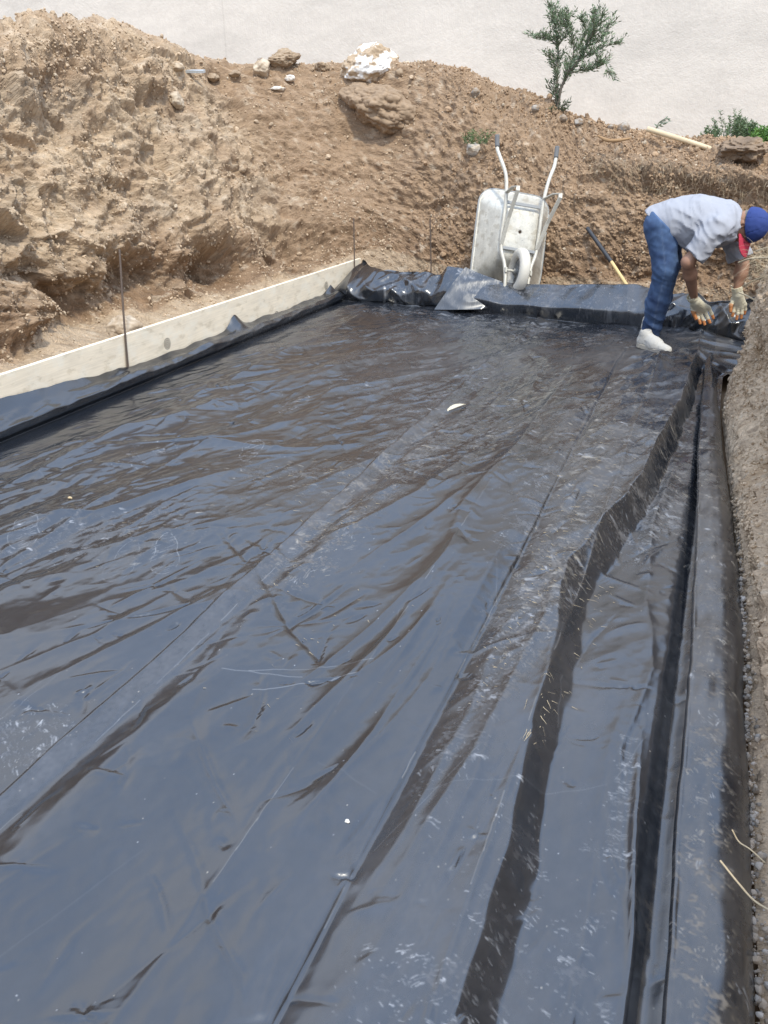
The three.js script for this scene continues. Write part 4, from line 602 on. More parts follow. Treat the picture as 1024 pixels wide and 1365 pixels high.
// ------------------------------------------------------------------ loose timber, metal strip, tool
const timber = (a, b, c) => dataTex(64, 512, (u, v) => { const k = 1 + .12 * n2(u * 20, v * 5) + .08 * n2(u * 50, v * 14); return [a * k, b * k, c * k]; }, true);
{
  const m = mesh('wooden_pole', tube([atZ(863, 172, -8.62), atZ(920, 189.5, -8.55), atZ(979, 209, -8.5)], (t) => .025 - .004 * t, 14, 20), std({ map: timber(206, 186, 152), roughness: .75 })); tag(m, 'long pale wooden pole lying on the crest behind the worker', 'wooden pole');
  const s = mesh('dry_stick', tube([atZ(797, 181, -8.45), atZ(810, 187, -8.4), atZ(826, 187, -8.4), atZ(840, 184.5, -8.42)], (t) => .008 + .009 * Math.sin(t * 3) , 9, 20), std({ map: timber(158, 126, 90), roughness: .85 })); tag(s, 'short crooked brown stick lying on the bank above the tool handle', 'stick');
  const g = new THREE.BoxGeometry(.42, .025, .06, 8, 1, 1); const q = mesh('metal_strip', g, std({ color: rgb(.62, .68, .72), roughness: .45, metalness: .5 })); q.position.copy(atZ(247, 95, -7.75)); q.rotation.set(.2, .2, -.06); tag(q, 'short bluish grey metal strip lying on the left crest', 'metal strip');
}
{
  const a = atZ(783, 304, -8.02), b = atZ(815, 349, -7.78), c = atZ(838, 384, -7.60);
  const d = c.clone().sub(b).normalize();
  const t = thing('tool_handle', 'tool handle, black above and pale wood below, leaning behind the sheet', 'tool handle', V(0, 0, 0));
  mesh('black_sleeve', tube([a, a.clone().lerp(b, .5), b], .0195, 12, 12), std({ color: rgb(.035, .036, .04), roughness: .5 }), t);
  mesh('wooden_shaft', tube([b.clone().addScaledVector(d, -.05), b.clone().lerp(c, .5), c.clone().addScaledVector(d, .15)], .0165, 12, 12), std({ map: timber(214, 186, 130), roughness: .6 }), t);
}
// ------------------------------------------------------------------ wheelbarrow leaning against the back bank, its underside to the camera
{
  const O = atZ(693, 312, -7.62), wb = thing('wheelbarrow', 'galvanised wheelbarrow propped upright against the back bank, wheel down', 'wheelbarrow', O);
  const R = new THREE.Matrix4().makeRotationY(.60).multiply(new THREE.Matrix4().makeRotationX(-.30)).multiply(new THREE.Matrix4().makeRotationZ(-.17)); wb.quaternion.setFromRotationMatrix(R); wb.scale.set(1.06, 1, 1);
  const galv = dataTex(512, 512, (u, v) => { const s = fbm2(u * 9, v * 9, 4), q = n2(u * 60, v * 60), st = n2(u * 30, v * 3); const k = 1 + .10 * s + .06 * q + .05 * st, d = sm(.1, .4, fbm2(u * 12 + 30, v * 12, 5) + .2 * n2(u * 90, v * 90)) * .35; return [lerp(198 * k, 150, d), lerp(193 * k, 140, d), lerp(180 * k, 122, d)]; }, true);
  const gR = dataTex(256, 256, (u, v) => { const g = 120 + 70 * fbm2(u * 12, v * 12, 3) + 30 * n2(u * 60, v * 60); return [255, g, 150]; });
  const zinc = std({ map: galv, roughnessMap: gR, roughness: 1, metalness: .35, side: THREE.DoubleSide });
  const zincT = std({ map: galv, roughness: .55, metalness: .3 });
  const darkT = std({ color: rgb(.30, .30, .29), roughness: .5, metalness: .6 });
  // tray: rounded rectangles lofted from the flat bottom (w = 0) to the rim (w = -.26); v across, u along, w out of the underside
  const RW = (cu, hv, hu, r, n, w) => { const o = []; for (let k = 0; k < 4; k++) { const sx = k === 0 || k === 3 ? 1 : -1, sy = k < 2 ? 1 : -1; for (let i = 0; i <= n; i++) { const a = (k + i / n) * Math.PI / 2; o.push([sx * (hv - r) + Math.cos(a) * r, cu + sy * (hu - r) + Math.sin(a) * r, w]); } } return o; };
  const lv = [[.02, .02, .02, .02, 0], [.0, .15, .20, .06, .0], [.0, .172, .228, .075, -.006], [0, .19, .25, .085, -.022], [0, .205, .275, .09, -.05], [-.005, .258, .335, .11, -.13], [-.015, .308, .41, .13, -.21], [-.02, .326, .445, .14, -.245]];
  const rings = lv.map((q) => RW(q[0], q[1], q[2], q[3], 10, q[4]));
  const rimR = RW(-.02, .340, .46, .15, 10, -.25), rimB = RW(-.02, .342, .462, .15, 10, -.262);
  rings.push(rimR, rimB);
  const inn = lv.slice().reverse().map((q) => RW(q[0], Math.max(.01, q[1] - .004), Math.max(.01, q[2] - .004), q[3], 10, q[4] - .004)); rings.push(...inn);
  const nr = rings[0].length + 1;
  const tg = grid(nr, rings.length, (i, j) => { const p = rings[j][i % (nr - 1)]; const dent = .005 * n2(p[0] * 9, p[1] * 7) + .003 * n2(p[0] * 22 + 4, p[1] * 19); return [p[0], p[1], p[2] + (p[2] < -.02 && p[2] > -.24 ? dent : 0)]; }, (x, y, z) => [x * 1.1 + z * .7, y * 1.1]);
  mesh('tray', toCreasedNormals(tg, .7), zinc, wb);
  const rim = []; { const o = RW(-.02, .341, .461, .15, 8, -.256).map((p) => V(...p)); rim.push(tube([...o, o[0]], .009, 8, 120)); } mesh('tray_rim', merge(rim), darkT, wb);
  // frame tubes: from the handle down past the wheel
  const side = (s) => [V(s * .285, .86, -.10), V(s * .278, .75, -.08), V(s * .258, .67, -.04), V(s * .20, .50, .015), V(s * .175, .30, .024), V(s * .165, -.16, .024), V(s * .125, -.30, .05), V(s * .110, -.42, .075), V(s * .105, -.56, .08)];
  for (const s of [-1, 1]) {
    const p = side(s); const c = new THREE.CatmullRomCurve3(p, false, 'centripetal');
    const tb = mesh('frame_tube', tube(p, .0165, 12, 60), zincT, wb);
    mesh('grip', tube([p[0].clone().add(V(0, .01, 0)), p[0].clone().lerp(p[1], .5), p[1].clone().add(V(0, .01, 0))], .0205, 12, 10), std({ color: rgb(.13, .13, .13), roughness: .8 }), tb);
    // bent leg of flat steel
    const L = [V(s * .175, .34, .03), V(s > 0 ? .215 : -.165, .36, .16), V(s > 0 ? .24 : -.15, .345, .245), V(s > 0 ? .24 : -.15, .31, .25), V(s > 0 ? .20 : -.16, .10, .12), V(s * .168, -.12, .035)];
    const prof = new THREE.CatmullRomCurve3(L, false, 'centripetal', .1); const lg = [];
    for (let k = 0; k < L.length - 1; k++) { const a = L[k], b = L[k + 1], len = a.distanceTo(b), g = new RoundedBoxGeometry(.034, len + .012, .012, 2, .003); const m = new THREE.Matrix4(), y = b.clone().sub(a).normalize(), x = V(1, 0, 0), z = x.clone().cross(y).normalize(); x.copy(y).cross(z).normalize(); m.makeBasis(x, y, z).setPosition(a.clone().lerp(b, .5)); g.applyMatrix4(m); lg.push(g); }
    mesh('leg', merge(lg), zincT, wb);
  }
  for (const [u, h] of [[.26, .175], [-.15, .168]]) { const g = new RoundedBoxGeometry(h * 2, .03, .014, 2, .004); g.translate(0, u, .022); mesh('crossbar', g, darkT, wb); }
  // wheel
  const w = new THREE.Group(); w.name = 'wheel'; w.position.set(0, -.36, .085); w.scale.setScalar(1.12); wb.add(w);
  const prof = []; for (let i = 0; i <= 24; i++) { const a = i / 24 * Math.PI * 2; prof.push(new THREE.Vector2(.148 + .046 * Math.cos(a) * (Math.cos(a) > 0 ? .95 : 1), .042 * Math.sign(Math.sin(a)) * Math.pow(Math.abs(Math.sin(a)), .75))); }
  const ty = new THREE.LatheGeometry(prof, 48); ty.rotateZ(Math.PI / 2); mesh('tyre', ty, std({ color: rgb(.60, .56, .48), roughness: .8, bumpMap: soilBump, bumpScale: .001 }), w);
  const hub = [new THREE.CylinderGeometry(.026, .026, .085, 20), new THREE.TorusGeometry(.103, .009, 8, 40).rotateX(Math.PI / 2), new THREE.CylinderGeometry(.10, .10, .006, 40)]; for (let k = 0; k < 4; k++) { const g = new THREE.BoxGeometry(.19, .022, .02); g.rotateY(k * Math.PI / 4); hub.push(g); } const hg = merge(hub); hg.rotateZ(Math.PI / 2); mesh('rim', hg, darkT, w);
  const ax = new THREE.CylinderGeometry(.011, .011, .25, 12); ax.rotateZ(Math.PI / 2); ax.translate(0, -.36, .085); mesh('axle', ax, zincT, wb);
  const br = []; for (const s of [-1, 1]) { const g = new RoundedBoxGeometry(.02, .05, .045, 2, .006); g.translate(s * .117, -.36, .08); br.push(g); } mesh('axle_bracket', br[0], zincT, wb); mesh('axle_bracket', br[1], zincT, wb);
}
// ------------------------------------------------------------------ plants
function leafGeo(list) {                                          // list of [pos, dir, len, width, color]; folded leaves, joined
  const P = [], C = [], N = [];
  for (const [p, d, L, w, c] of list) {
    const up = V(rr(-1, 1), rr(-.3, 1), rr(-1, 1)).normalize(), x = d.clone().cross(up).normalize(), y = x.clone().cross(d).normalize();
    const a = p, b = p.clone().addScaledVector(d, L), m1 = p.clone().addScaledVector(d, L * .45).addScaledVector(x, w / 2).addScaledVector(y, w * .18), m2 = p.clone().addScaledVector(d, L * .45).addScaledVector(x, -w / 2).addScaledVector(y, w * .18), mm = p.clone().addScaledVector(d, L * .5);
    for (const t of [[a, m1, mm], [m1, b, mm], [b, m2, mm], [m2, a, mm]]) { const n = t[1].clone().sub(t[0]).cross(t[2].clone().sub(t[0])).normalize(); for (const q of t) { P.push(q.x, q.y, q.z); N.push(n.x, n.y, n.z); C.push(...c); } }
  }
  const g = new THREE.BufferGeometry(); g.setAttribute('position', new THREE.Float32BufferAttribute(P, 3)); g.setAttribute('normal', new THREE.Float32BufferAttribute(N, 3)); g.setAttribute('color', new THREE.Float32BufferAttribute(C, 3)); g.setAttribute('uv', new THREE.BufferAttribute(new Float32Array(P.length / 3 * 2), 2)); return g;
}
const leafMat = new THREE.MeshPhysicalMaterial({ vertexColors: true, roughness: .65, side: THREE.DoubleSide });
const jit = (v, s) => v.clone().add(V(rr(-s, s), rr(-s, s), rr(-s, s)));
{
  const Z = -9.0, base = atZ(741, 160, Z), t = thing('olive_tree', 'young olive tree growing on the crest against the pale wall', 'olive tree', V(0, 0, 0));
  const bark = std({ color: rgb(.17, .145, .115), roughness: .9 });
  const W = (px, py, dz) => atZ(px, py, Z + dz);
  const limbs = [
    [[741, 161, 0], [744, 140, .0], [748, 118, .02], [757, 98, .04], [770, 82, .06], [782, 60, .05], [790, 40, .04], [792, 18, .04]],
    [[741, 161, 0], [742, 130, -.02], [743, 95, -.05], [744, 60, -.08], [740, 32, -.08], [733, 8, -.06]],
    [[748, 118, .02], [760, 90, -.04], [765, 70, -.08], [763, 50, -.1], [757, 30, -.1], [752, 20, -.1]],
    [[757, 98, .04], [775, 94, .1], [792, 92, .14], [806, 84, .16], [814, 101, .17]],
    [[770, 82, .06], [784, 74, .1], [799, 66, .12], [810, 60, .12], [824, 58, .1]],
    [[782, 60, .05], [796, 56, .0], [806, 46, -.02], [810, 34, -.02]],
    [[782, 60, .05], [790, 44, .12], [799, 28, .14], [803, 20, .15]],
    [[743, 95, -.05], [736, 80, -.02], [733, 76, 0]],
    [[744, 60, -.08], [730, 52, -.02], [718, 50, 0], [709, 47, .02]],
    [[742, 130, -.02], [736, 122, .04], [731, 114, .06], [729, 108, .06]],
    [[744, 140, .0], [740, 128, .06], [738, 112, .08], [742, 98, .1]],
    [[744, 60, -.08], [752, 50, -.02], [756, 38, .04], [748, 28, .06]],
    [[765, 70, -.08], [776, 56, -.14], [780, 38, -.16], [776, 26, -.16]],
    [[741, 158, 0], [750, 148, .05], [757, 143, .08]], [[741, 158, 0], [737, 150, .05], [733, 146, .08]], [[744, 150, 0], [752, 140, .06], [759, 136, .06]],
  ];
  const tw = [], leaves = [], trunks = [];
  limbs.forEach((L, k) => {
    const pts = L.map((q) => W(...q)), c = new THREE.CatmullRomCurve3(pts), len = c.getLength(), low = k >= 13 || k === 9 || k === 10;
    (k < 3 ? trunks : tw).push(tube(pts, (q) => lerp(k < 2 ? .019 : k < 3 ? .012 : .006, .002, q), 6, 24));
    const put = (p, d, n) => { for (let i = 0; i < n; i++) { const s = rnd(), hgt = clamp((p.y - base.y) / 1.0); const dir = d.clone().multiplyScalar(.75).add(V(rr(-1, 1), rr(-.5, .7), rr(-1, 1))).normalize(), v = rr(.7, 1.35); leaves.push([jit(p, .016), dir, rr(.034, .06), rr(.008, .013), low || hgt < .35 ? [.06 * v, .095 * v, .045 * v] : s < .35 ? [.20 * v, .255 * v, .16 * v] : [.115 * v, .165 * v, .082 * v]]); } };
    const start = k === 0 ? .12 : k === 1 ? .1 : .1;
    for (let q = start; q < 1; q += .016 / len) put(c.getPointAt(Math.min(1, q)), c.getTangentAt(Math.min(1, q)), 3);
    const nT = Math.round(len / (low ? .06 : .016)); for (let i = 0; i < nT; i++) { const q = rr(k < 2 ? .34 : .2, 1), a = c.getPointAt(q), d = c.getTangentAt(q).multiplyScalar(.9).add(V(rr(-1.1, 1.1), rr(-.1, .9), rr(-1, 1))).normalize(), l = rr(.04, .14) * (low ? .5 : 1), b = a.clone().addScaledVector(d, l); tw.push(tube([a, jit(a.clone().lerp(b, .5), .008), b], .0016, 4, 4)); for (let e = .15; e <= 1; e += .016 / l) put(a.clone().lerp(b, e), d, 2); }
  });
  mesh('trunk', merge(trunks), bark, t); mesh('twigs', merge(tw), bark, t);
  const cr = mesh('crown', leafGeo(leaves), leafMat, t); cr.userData.kind = 'stuff';
}
function bush(name, label, cat, x0, x1, yb, yt, Z, n, col, leafL, upright, feather) {
  const t = thing(name, label, cat, V(0, 0, 0)), st = [], lv = [];
  for (let i = 0; i < n; i++) {
    const px = lerp(x0, x1, rnd()), h = rr(.45, 1) * (yb - yt(px)), Zi = Z + rr(-.25, .25), a = atZ(px, yb + 6, Zi), b = atZ(px + rr(-16, 16) * (1 - upright), yb - h, Zi + rr(-.1, .1)), m = jit(a.clone().lerp(b, .5), .03);
    st.push(tube([a, m, b], (q) => lerp(.0035, .001, q), 4, 8)); const c = new THREE.CatmullRomCurve3([a, m, b]);
    for (let q = .2; q <= 1; q += feather) { const p = c.getPointAt(q); for (let e = 0; e < 3; e++) { const d = V(rr(-1, 1), rr(-.2, .9), rr(-1, 1)).normalize(), v = rr(.65, 1.4); lv.push([p, d, leafL * rr(.6, 1.2), leafL * rr(.2, .34), [col[0] * v, col[1] * v, col[2] * v]]); } }
  }
  mesh('stems', merge(st), std({ color: rgb(.13, .15, .08), roughness: .9 }), t); mesh('foliage', leafGeo(lv), leafMat, t).userData.kind = 'stuff';
}
bush('wild_bush', 'loose grey green bush in front of the wall behind the worker', 'bush', 930, 1012, 190, (x) => 190 - 12 - 46 * Math.exp(-(((x - 972) / 20) ** 2)) + 6 - 20 * sm(985, 1000, x) * 1.0 + 158 * 0, -9.6, 120, [.12, .18, .085], .036, .2, .05);
bush('green_weed', 'bright green leafy weed right of the grey green bush', 'weed', 1004, 1046, 196, (x) => 166, -9.3, 60, [.10, .22, .04], .055, .5, .09);
bush('green_weed', 'tiny green weed growing in the slope above the wheelbarrow', 'weed', 618, 650, 186, (x) => 174, -8.42, 24, [.085, .13, .04], .035, .2, .2);
{ // the sprout by the pole
  const t = thing('sprout', 'thin arching sprout at the upper end of the wooden pole', 'sprout', V(0, 0, 0)), a = atZ(874, 172, -8.8), s1 = [a, atZ(879, 163, -8.8), atZ(886, 159, -8.8), atZ(892, 158.5, -8.8)], s2 = [a, atZ(880, 166, -8.75), atZ(887, 163, -8.75)];
  mesh('stem', merge([tube(s1, .004, 5, 12), tube(s2, .0035, 5, 10)]), std({ color: rgb(.14, .17, .10), roughness: .9 }), t);
  const lv = []; for (const s of [s1, s2]) { const c = new THREE.CatmullRomCurve3(s); for (let q = .3; q <= 1; q += .06) lv.push([c.getPointAt(q), V(rr(-.2, 1), rr(-.6, .4), rr(-1, 1)).normalize(), .05, .016, [.16, .19, .13]]); } mesh('leaves', leafGeo(lv), leafMat, t);
}
// dry roots and grass hanging from the turf edges: bent strands
function strands(list, w0) {
  const P = [], N = [], I = [];
  for (const [p, d, L, sag, w] of list) {
    const n = 6, side = V(rr(-1, 1), rr(-.2, .2), rr(-1, 1)).normalize(), cur = p.clone(), dir = d.clone().normalize(); const o0 = P.length / 3;
    for (let i = 0; i <= n; i++) { const ww = w * (1 - i / n * .7); for (const s of [-1, 0, 1]) { const q = cur.clone().addScaledVector(side, s * ww * .5); if (s === 0) q.addScaledVector(dir.clone().cross(side), ww * .5); P.push(q.x, q.y, q.z); } cur.addScaledVector(dir, L / n); dir.y -= sag / n; dir.x += rr(-.18, .18); dir.z += rr(-.18, .18); dir.normalize(); }
    for (let i = 0; i < n; i++) for (let s = 0; s < 2; s++) { const a = o0 + i * 3 + s; I.push(a, a + 1, a + 3, a + 1, a + 4, a + 3); }
  }
  const g = new THREE.BufferGeometry(); g.setAttribute('position', new THREE.Float32BufferAttribute(P, 3)); g.setIndex(I); g.computeVertexNormals(); g.setAttribute('uv', new THREE.BufferAttribute(new Float32Array(P.length / 3 * 2), 2)); return g;
}
const straw = std({ color: rgb(.46, .37, .24), roughness: .85, side: THREE.DoubleSide }), root = std({ color: rgb(.30, .22, .14), roughness: .9, side: THREE.DoubleSide });
{
  const a = [], b = [];
  for (const p of soilPoints) {
    if (p[2] < -7.3 && p[0] > -1.3 && p[0] < .9 && p[6] > 3.3 && p[6] < 4.3 && rnd() < .10) (rnd() < .4 ? a : b).push([V(p[0], p[1], p[2]), V(p[3] * .8 + rr(-.4, .4), rr(-.5, .2), p[5] * .8 + rr(-.2, .4)), rr(.04, .17), 2.4, rr(.002, .0035)]);
    else if (p[0] < -3.9 && p[2] < -2.6 && p[6] > 1.2 && p[6] < 2.3 && rnd() < .012) b.push([V(p[0], p[1], p[2]), V(p[3] + rr(-.4, .4), rr(-.6, .1), p[5] + rr(-.4, .4)), rr(.03, .11), 2, rr(.002, .004)]);
    else if (p[0] > 0 && p[2] > -6.4 && p[2] < -.6 && p[6] < 4 && rnd() < .006) (rnd() < .5 ? a : b).push([V(p[0], p[1], p[2]), V(-.5 + rr(-.5, .5), rr(-.3, .6), rr(-.7, .7)), rr(.02, .07), 1, rr(.001, .002)]);
  }
  tag(mesh('dry_roots', strands(b), root), 'brown roots hanging from the earth banks', 'roots', null, 'stuff'); tag(mesh('dry_grass', strands(a), straw), 'dry straw coloured grass hanging from the turf edge', 'dry grass', null, 'stuff');
  // tuft of dry grass on the right hand bank beside the worker's cap
  const c = []; const q = atZ(1012, 342, -5.3); for (let i = 0; i < 260; i++) c.push([V(q.x + rr(-.02, .16), q.y + rr(-.14, .04), q.z + rr(-.25, .25)), V(-.4 + rr(-.8, .5), rr(-.3, .8), rr(-.6, .8)), rr(.05, .17), 1.3, rr(.0015, .003)]);
  tag(mesh('grass_tuft', strands(c), straw), 'tuft of dry grass on the right bank beside the blue cap', 'dry grass', null, 'stuff');
  const stalk = (pts, r, l) => tag(mesh('dry_stalk', tube(pts, r, 6, 18), straw), l, 'dry stalk');
  stalk([atZ(985, 350, -5.5), atZ(1000, 345, -5.35), atZ(1040, 343, -5.1)], .006, 'pale dry stalk jutting left below the red cap peak');
  stalk([atZ(1008, 335, -5.4), atZ(1020, 331, -5.3), atZ(1040, 326, -5.2)], .005, 'pale dry stalk nearest the red cap peak');
  stalk([atZ(991, 381, -5.5), atZ(1003, 375, -5.4), atZ(1018, 369, -5.25)], .004, 'thin dry stalk sloping above the right glove cuff');
  stalk([atZ(985, 390, -5.6), atZ(995, 394, -5.5), atZ(1010, 402, -5.35)], .005, 'thin dry stalk beside the cuff of the right glove');
  stalk([atZ(960, 1147, -1.33), atZ(985, 1178, -1.30), atZ(1005, 1200, -1.28), atZ(1034, 1218, -1.25)], .0023, 'long straw arching over the edge strip at lower right');
  stalk([atZ(976, 1106, -1.45), atZ(985, 1122, -1.44), atZ(1000, 1132, -1.42), atZ(1020, 1150, -1.4)], .0018, 'short straw by the gravel just above the long straw');
}
// gravel between the edge strip and the earth
{
  const g = rock(1, 1, .8, .9, 77, .3, 1), n = 1100, im = new THREE.InstancedMesh(g, std({ color: 0xffffff, roughness: .9, flatShading: true }), n), M = new THREE.Matrix4(), q = new THREE.Quaternion(), e = new THREE.Euler();
  for (let i = 0; i < n; i++) { const z = -.4 - 3.4 * Math.pow(rnd(), 1.2), x = lerp(.305, .27, clamp((-z - 1) / 2.4)) + .004 + .034 * rnd() * rnd() * (z > -2.3 ? 1 : .5), s = .002 + .009 * Math.pow(rnd(), 2.5); M.compose(V(x, -.01 + .024 * rnd(), z), q.setFromEuler(e.set(rnd() * 6, rnd() * 6, rnd() * 6)), V(s * 1.2, s, s)); im.setMatrixAt(i, M); const k = rr(.2, .48), q2 = rnd() * .7; im.setColorAt(i, rgb(k, k * lerp(.78, .97, q2), k * lerp(.56, .92, q2))); }
  im.castShadow = im.receiveShadow = true; im.name = 'gravel'; tag(im, 'fine grey gravel between the edge strip and right bank', 'gravel', null, 'stuff'); scene.add(im);
}
// straw crumbs and small debris lying on the sheet
{
  const l = []; const put = (x, z, n, rx, rz, ang, L) => { for (let i = 0; i < n; i++) { const X = x + rr(-1, 1) * rx * rnd(), Z = z + rr(-1, 1) * rz, a = ang + rr(-.7, .7); if (X < -3.2 || X > .1) continue; l.push([V(X, sheetH(X, Z) + .004, Z), V(Math.cos(a), rr(0, .12), Math.sin(a)), L * rr(.3, 1.2), .12, rr(.0012, .0026)]); } };
  put(-.38, -3.3, 130, .22, 1.0, .3, .03); put(-.42, -2.2, 80, .1, .5, .3, .022); put(-1.3, -2.6, 60, .14, .7, .2, .02); put(-1.0, -1.8, 22, .3, .4, .2, .02); put(-1.6, -3, 40, .5, .4, .2, .03); put(-.9, -4.2, 50, .5, .8, .2, .035); put(-.2, -2.2, 30, .08, .4, .5, .02); put(-2.2, -2.3, 12, .6, .5, .3, .02); put(-.25, -1.75, 24, .05, .15, 1.4, .04);
  tag(mesh('straw_litter', strands(l), straw), 'bits of straw scattered over the black sheet', 'straw litter', null, 'stuff');
  const lf = grid(8, 5, (i, j) => { const u = i / 7, v = j / 4 - .5; return [(u - .5) * .16, .010 + .012 * Math.sin(u * 3) + .004 * v * v * 8, v * .045 * Math.sin(Math.PI * clamp(u * .9 + .1)) + .0]; }); const m = mesh('dry_leaf', lf, std({ color: rgb(.52, .47, .36), roughness: .8, side: THREE.DoubleSide })); m.position.set(-1.30, sheetH(-1.3, -4.3) + .005, -4.3); m.rotation.y = 1.15; tag(m, 'pale dry leaf lying on the sheet at the middle fold', 'leaf');
  const pb = (x, z, s, l2, c) => { const m2 = mesh('pebble', rock(s, 1.2, .7, .9, Math.round(x * -100), .3, 4), std({ color: rgb(...c), roughness: .9 })); m2.position.set(x, sheetH(x, z) + s * .5, z); tag(m2, l2, 'pebble'); };
  pb(-2.54, -2.41, .010, 'tan pebble alone on the left part of the sheet', [.5, .38, .22]); pb(-.59, -1.2, .006, 'white crumb on the bare sheet left of the ridge fold', [.7, .66, .6]);
}
// ------------------------------------------------------------------ the worker
{
  const W = atZ, ell = (x, y, z, c, r) => { const k0 = Math.hypot((x - c.x) / r.x, (y - c.y) / r.y, (z - c.z) / r.z), k1 = Math.hypot((x - c.x) / (r.x * r.x), (y - c.y) / (r.y * r.y), (z - c.z) / (r.z * r.z)); return k0 * (k0 - 1) / Math.max(k1, 1e-6); };
  const man = thing('person', 'person bending over in grey t-shirt, jeans, work gloves and blue cap', 'person', V(0, 0, 0));
  const zN = -6.30, zF = -6.56, zc = -6.43, yF = sheetH(-.35, -6.38) + .006;
  const hipN = W(882, 303, zN), hipF = W(888, 301, zF), kneeN = W(887, 358, -6.26), kneeF = W(893, 350, -6.62);
  const heelN = atY(851, 461, yF), toeN = atY(894, 474, yF), ankN = W(867, 447, -6.38), ankF = W(869, 438, -6.72);
  const pel = W(885, 297, zc), mid = W(924, 295, zc), che = W(960, 297, zc), nk = W(977, 294, -6.42);
  const shN = W(956, 304, -6.19), shF = W(972, 301, -6.62), elN = W(917, 349, -6.14), elF = W(990, 354, -6.62), wrN = W(925, 395, -6.46), wrF = W(983, 385, -6.58);
  const off = (p, z) => V(p.x, p.y, p.z + z);
  const torso = (x, y, z, e) => { let d = 1e9; for (const s of [-1, 1]) { const o = .068 * s; d = smin(d, cap(x, y, z, off(pel, o), off(mid, o), .130 + e, .142 + e), .09); d = smin(d, cap(x, y, z, off(mid, o), off(che, o * 1.15), .142 + e, .138 + e), .09); } d = smin(d, cap(x, y, z, shN, shF, .075 + e, .075 + e), .08); d = smin(d, cap(x, y, z, V(mid.x + .04, mid.y - .06, mid.z), V(pel.x + .06, pel.y - .05, pel.z), .12 + e, .10 + e), .08); return d; };
  const spd = V(.61, .79, 0).normalize(), p0 = W(882, 301, zc);
  const waist = (x, y, z) => (x - p0.x) * spd.x + (y - p0.y) * spd.y;
  const fold = (a, b) => 1 - Math.abs(n2(a, b)) * 2.2;
  // head frame
  const Hc = W(999, 302, -6.42), crown = V(.90, .24, .36).normalize(), face = V(.02, -1, .06); face.addScaledVector(crown, -face.dot(crown)).normalize(); const earD = crown.clone().cross(face).normalize(); if (earD.z < 0) earD.negate();
  const H = (c, f, e) => Hc.clone().addScaledVector(crown, c).addScaledVector(face, f).addScaledVector(earD, e);
  const loc = (x, y, z) => { const q = V(x, y, z).sub(Hc); return [q.dot(crown), q.dot(face), q.dot(earD)]; };
  const headF = (x, y, z) => {
    const [c, f, e] = loc(x, y, z); let d = ell(c, f, e, V(.005, -.012, 0), V(.100, .100, .076));
    d = smin(d, cap(c, f, e, V(-.06, .028, 0), V(-.105, .058, 0), .052, .030), .05);
    d = smin(d, cap(c, f, e, V(-.05, .02, .03), V(-.085, .0, .045), .03, .02), .04); d = smin(d, cap(c, f, e, V(-.05, .02, -.03), V(-.085, 0, -.045), .03, .02), .04);
    d = smin(d, cap(c, f, e, V(-.005, .085, 0), V(-.045, .108, 0), .010, .016), .018);                                     // nose
    d = smin(d, cap(c, f, e, V(.008, .082, -.03), V(.008, .082, .03), .010, .010), .02);                                   // brow
    for (const s of [-1, 1]) { const o = ell(c, f, e, V(-.008, .076, .030 * s), V(.012, .014, .016)); d = Math.max(d, -o * .6 - .003); d = Math.min(d, ell(c, f, e, V(-.008, .070, .030 * s), V(.012, .012, .012))); }
    d = smin(d, cap(c, f, e, V(-.073, .086, -.018), V(-.073, .086, .018), .008, .008), .012); d = Math.max(d, -cap(c, f, e, V(-.073, .097, -.02), V(-.073, .097, .02), .003, .003));      // mouth
    for (const s of [-1, 1]) { let er = ell(c, f, e, V(-.018, -.018, .079 * s), V(.032, .020, .012)); er = Math.max(er, -ell(c, f, e, V(-.016, -.013, .090 * s), V(.019, .010, .012))); d = smin(d, er, .008); }   // ears
    d = smin(d, cap(x, y, z, nk, H(-.03, -.03, 0), .062, .058), .04);
    return d;
  };
  // ---- body: one skin surface, hidden under the clothes where they cover it
  const bodyF = (x, y, z) => {
    let d = torso(x, y, z, -.03);
    d = smin(d, cap(x, y, z, che, nk, .09, .06), .06);
    for (const [a, b, c] of [[shN, elN, wrN], [shF, elF, wrF]]) { let q = smin(cap(x, y, z, a, b, .052, .043), cap(x, y, z, b, b.clone().lerp(c, .35), .042, .046), .03); q = smin(q, cap(x, y, z, b.clone().lerp(c, .35), c, .046, .029), .03); d = smin(d, q, .03); }
    for (const [a, b, c] of [[hipN, kneeN, ankN], [hipF, kneeF, ankF]]) { d = smin(d, smin(cap(x, y, z, a, b, .075, .05), cap(x, y, z, b, c, .05, .035), .03), .05); }
    return d;
  };
  const skin = std({ vertexColors: true, roughness: .58 });
  const skc = (x, y, z) => { const k = 1 + .12 * n3(x * 25, y * 25, z * 25) + .08 * n3(x * 80, y * 80, z * 80); return [.34 * k, .185 * k, .118 * k]; };
  const bg = nets(bodyF, V(-.62, -.02, -6.86), V(.42, 1.25, -6.04), .013);
  const hlo = Hc.clone().subScalar(.2), hhi = Hc.clone().addScalar(.17); const hg = nets(headF, hlo, hhi, .0045);
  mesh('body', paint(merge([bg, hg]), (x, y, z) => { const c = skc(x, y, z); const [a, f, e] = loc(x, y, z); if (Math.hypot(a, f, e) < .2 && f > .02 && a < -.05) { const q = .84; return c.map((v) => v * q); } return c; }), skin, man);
  // hair: short and grey below the cap
  const hair = nets((x, y, z) => { const [c, f, e] = loc(x, y, z); const d = ell(c, f, e, V(.005, -.012, 0), V(.104, .104, .080)) + .0016 * n3(x * 160, y * 160, z * 160); return Math.max(d, f - .01 - .3 * c, c - .05, -c - .055 + .02 * Math.abs(e) / .08 - .35 * Math.min(0, f + .03)); }, hlo, hhi, .005);
  mesh('hair', hair, std({ color: rgb(.19, .175, .16), roughness: .95 }), man);
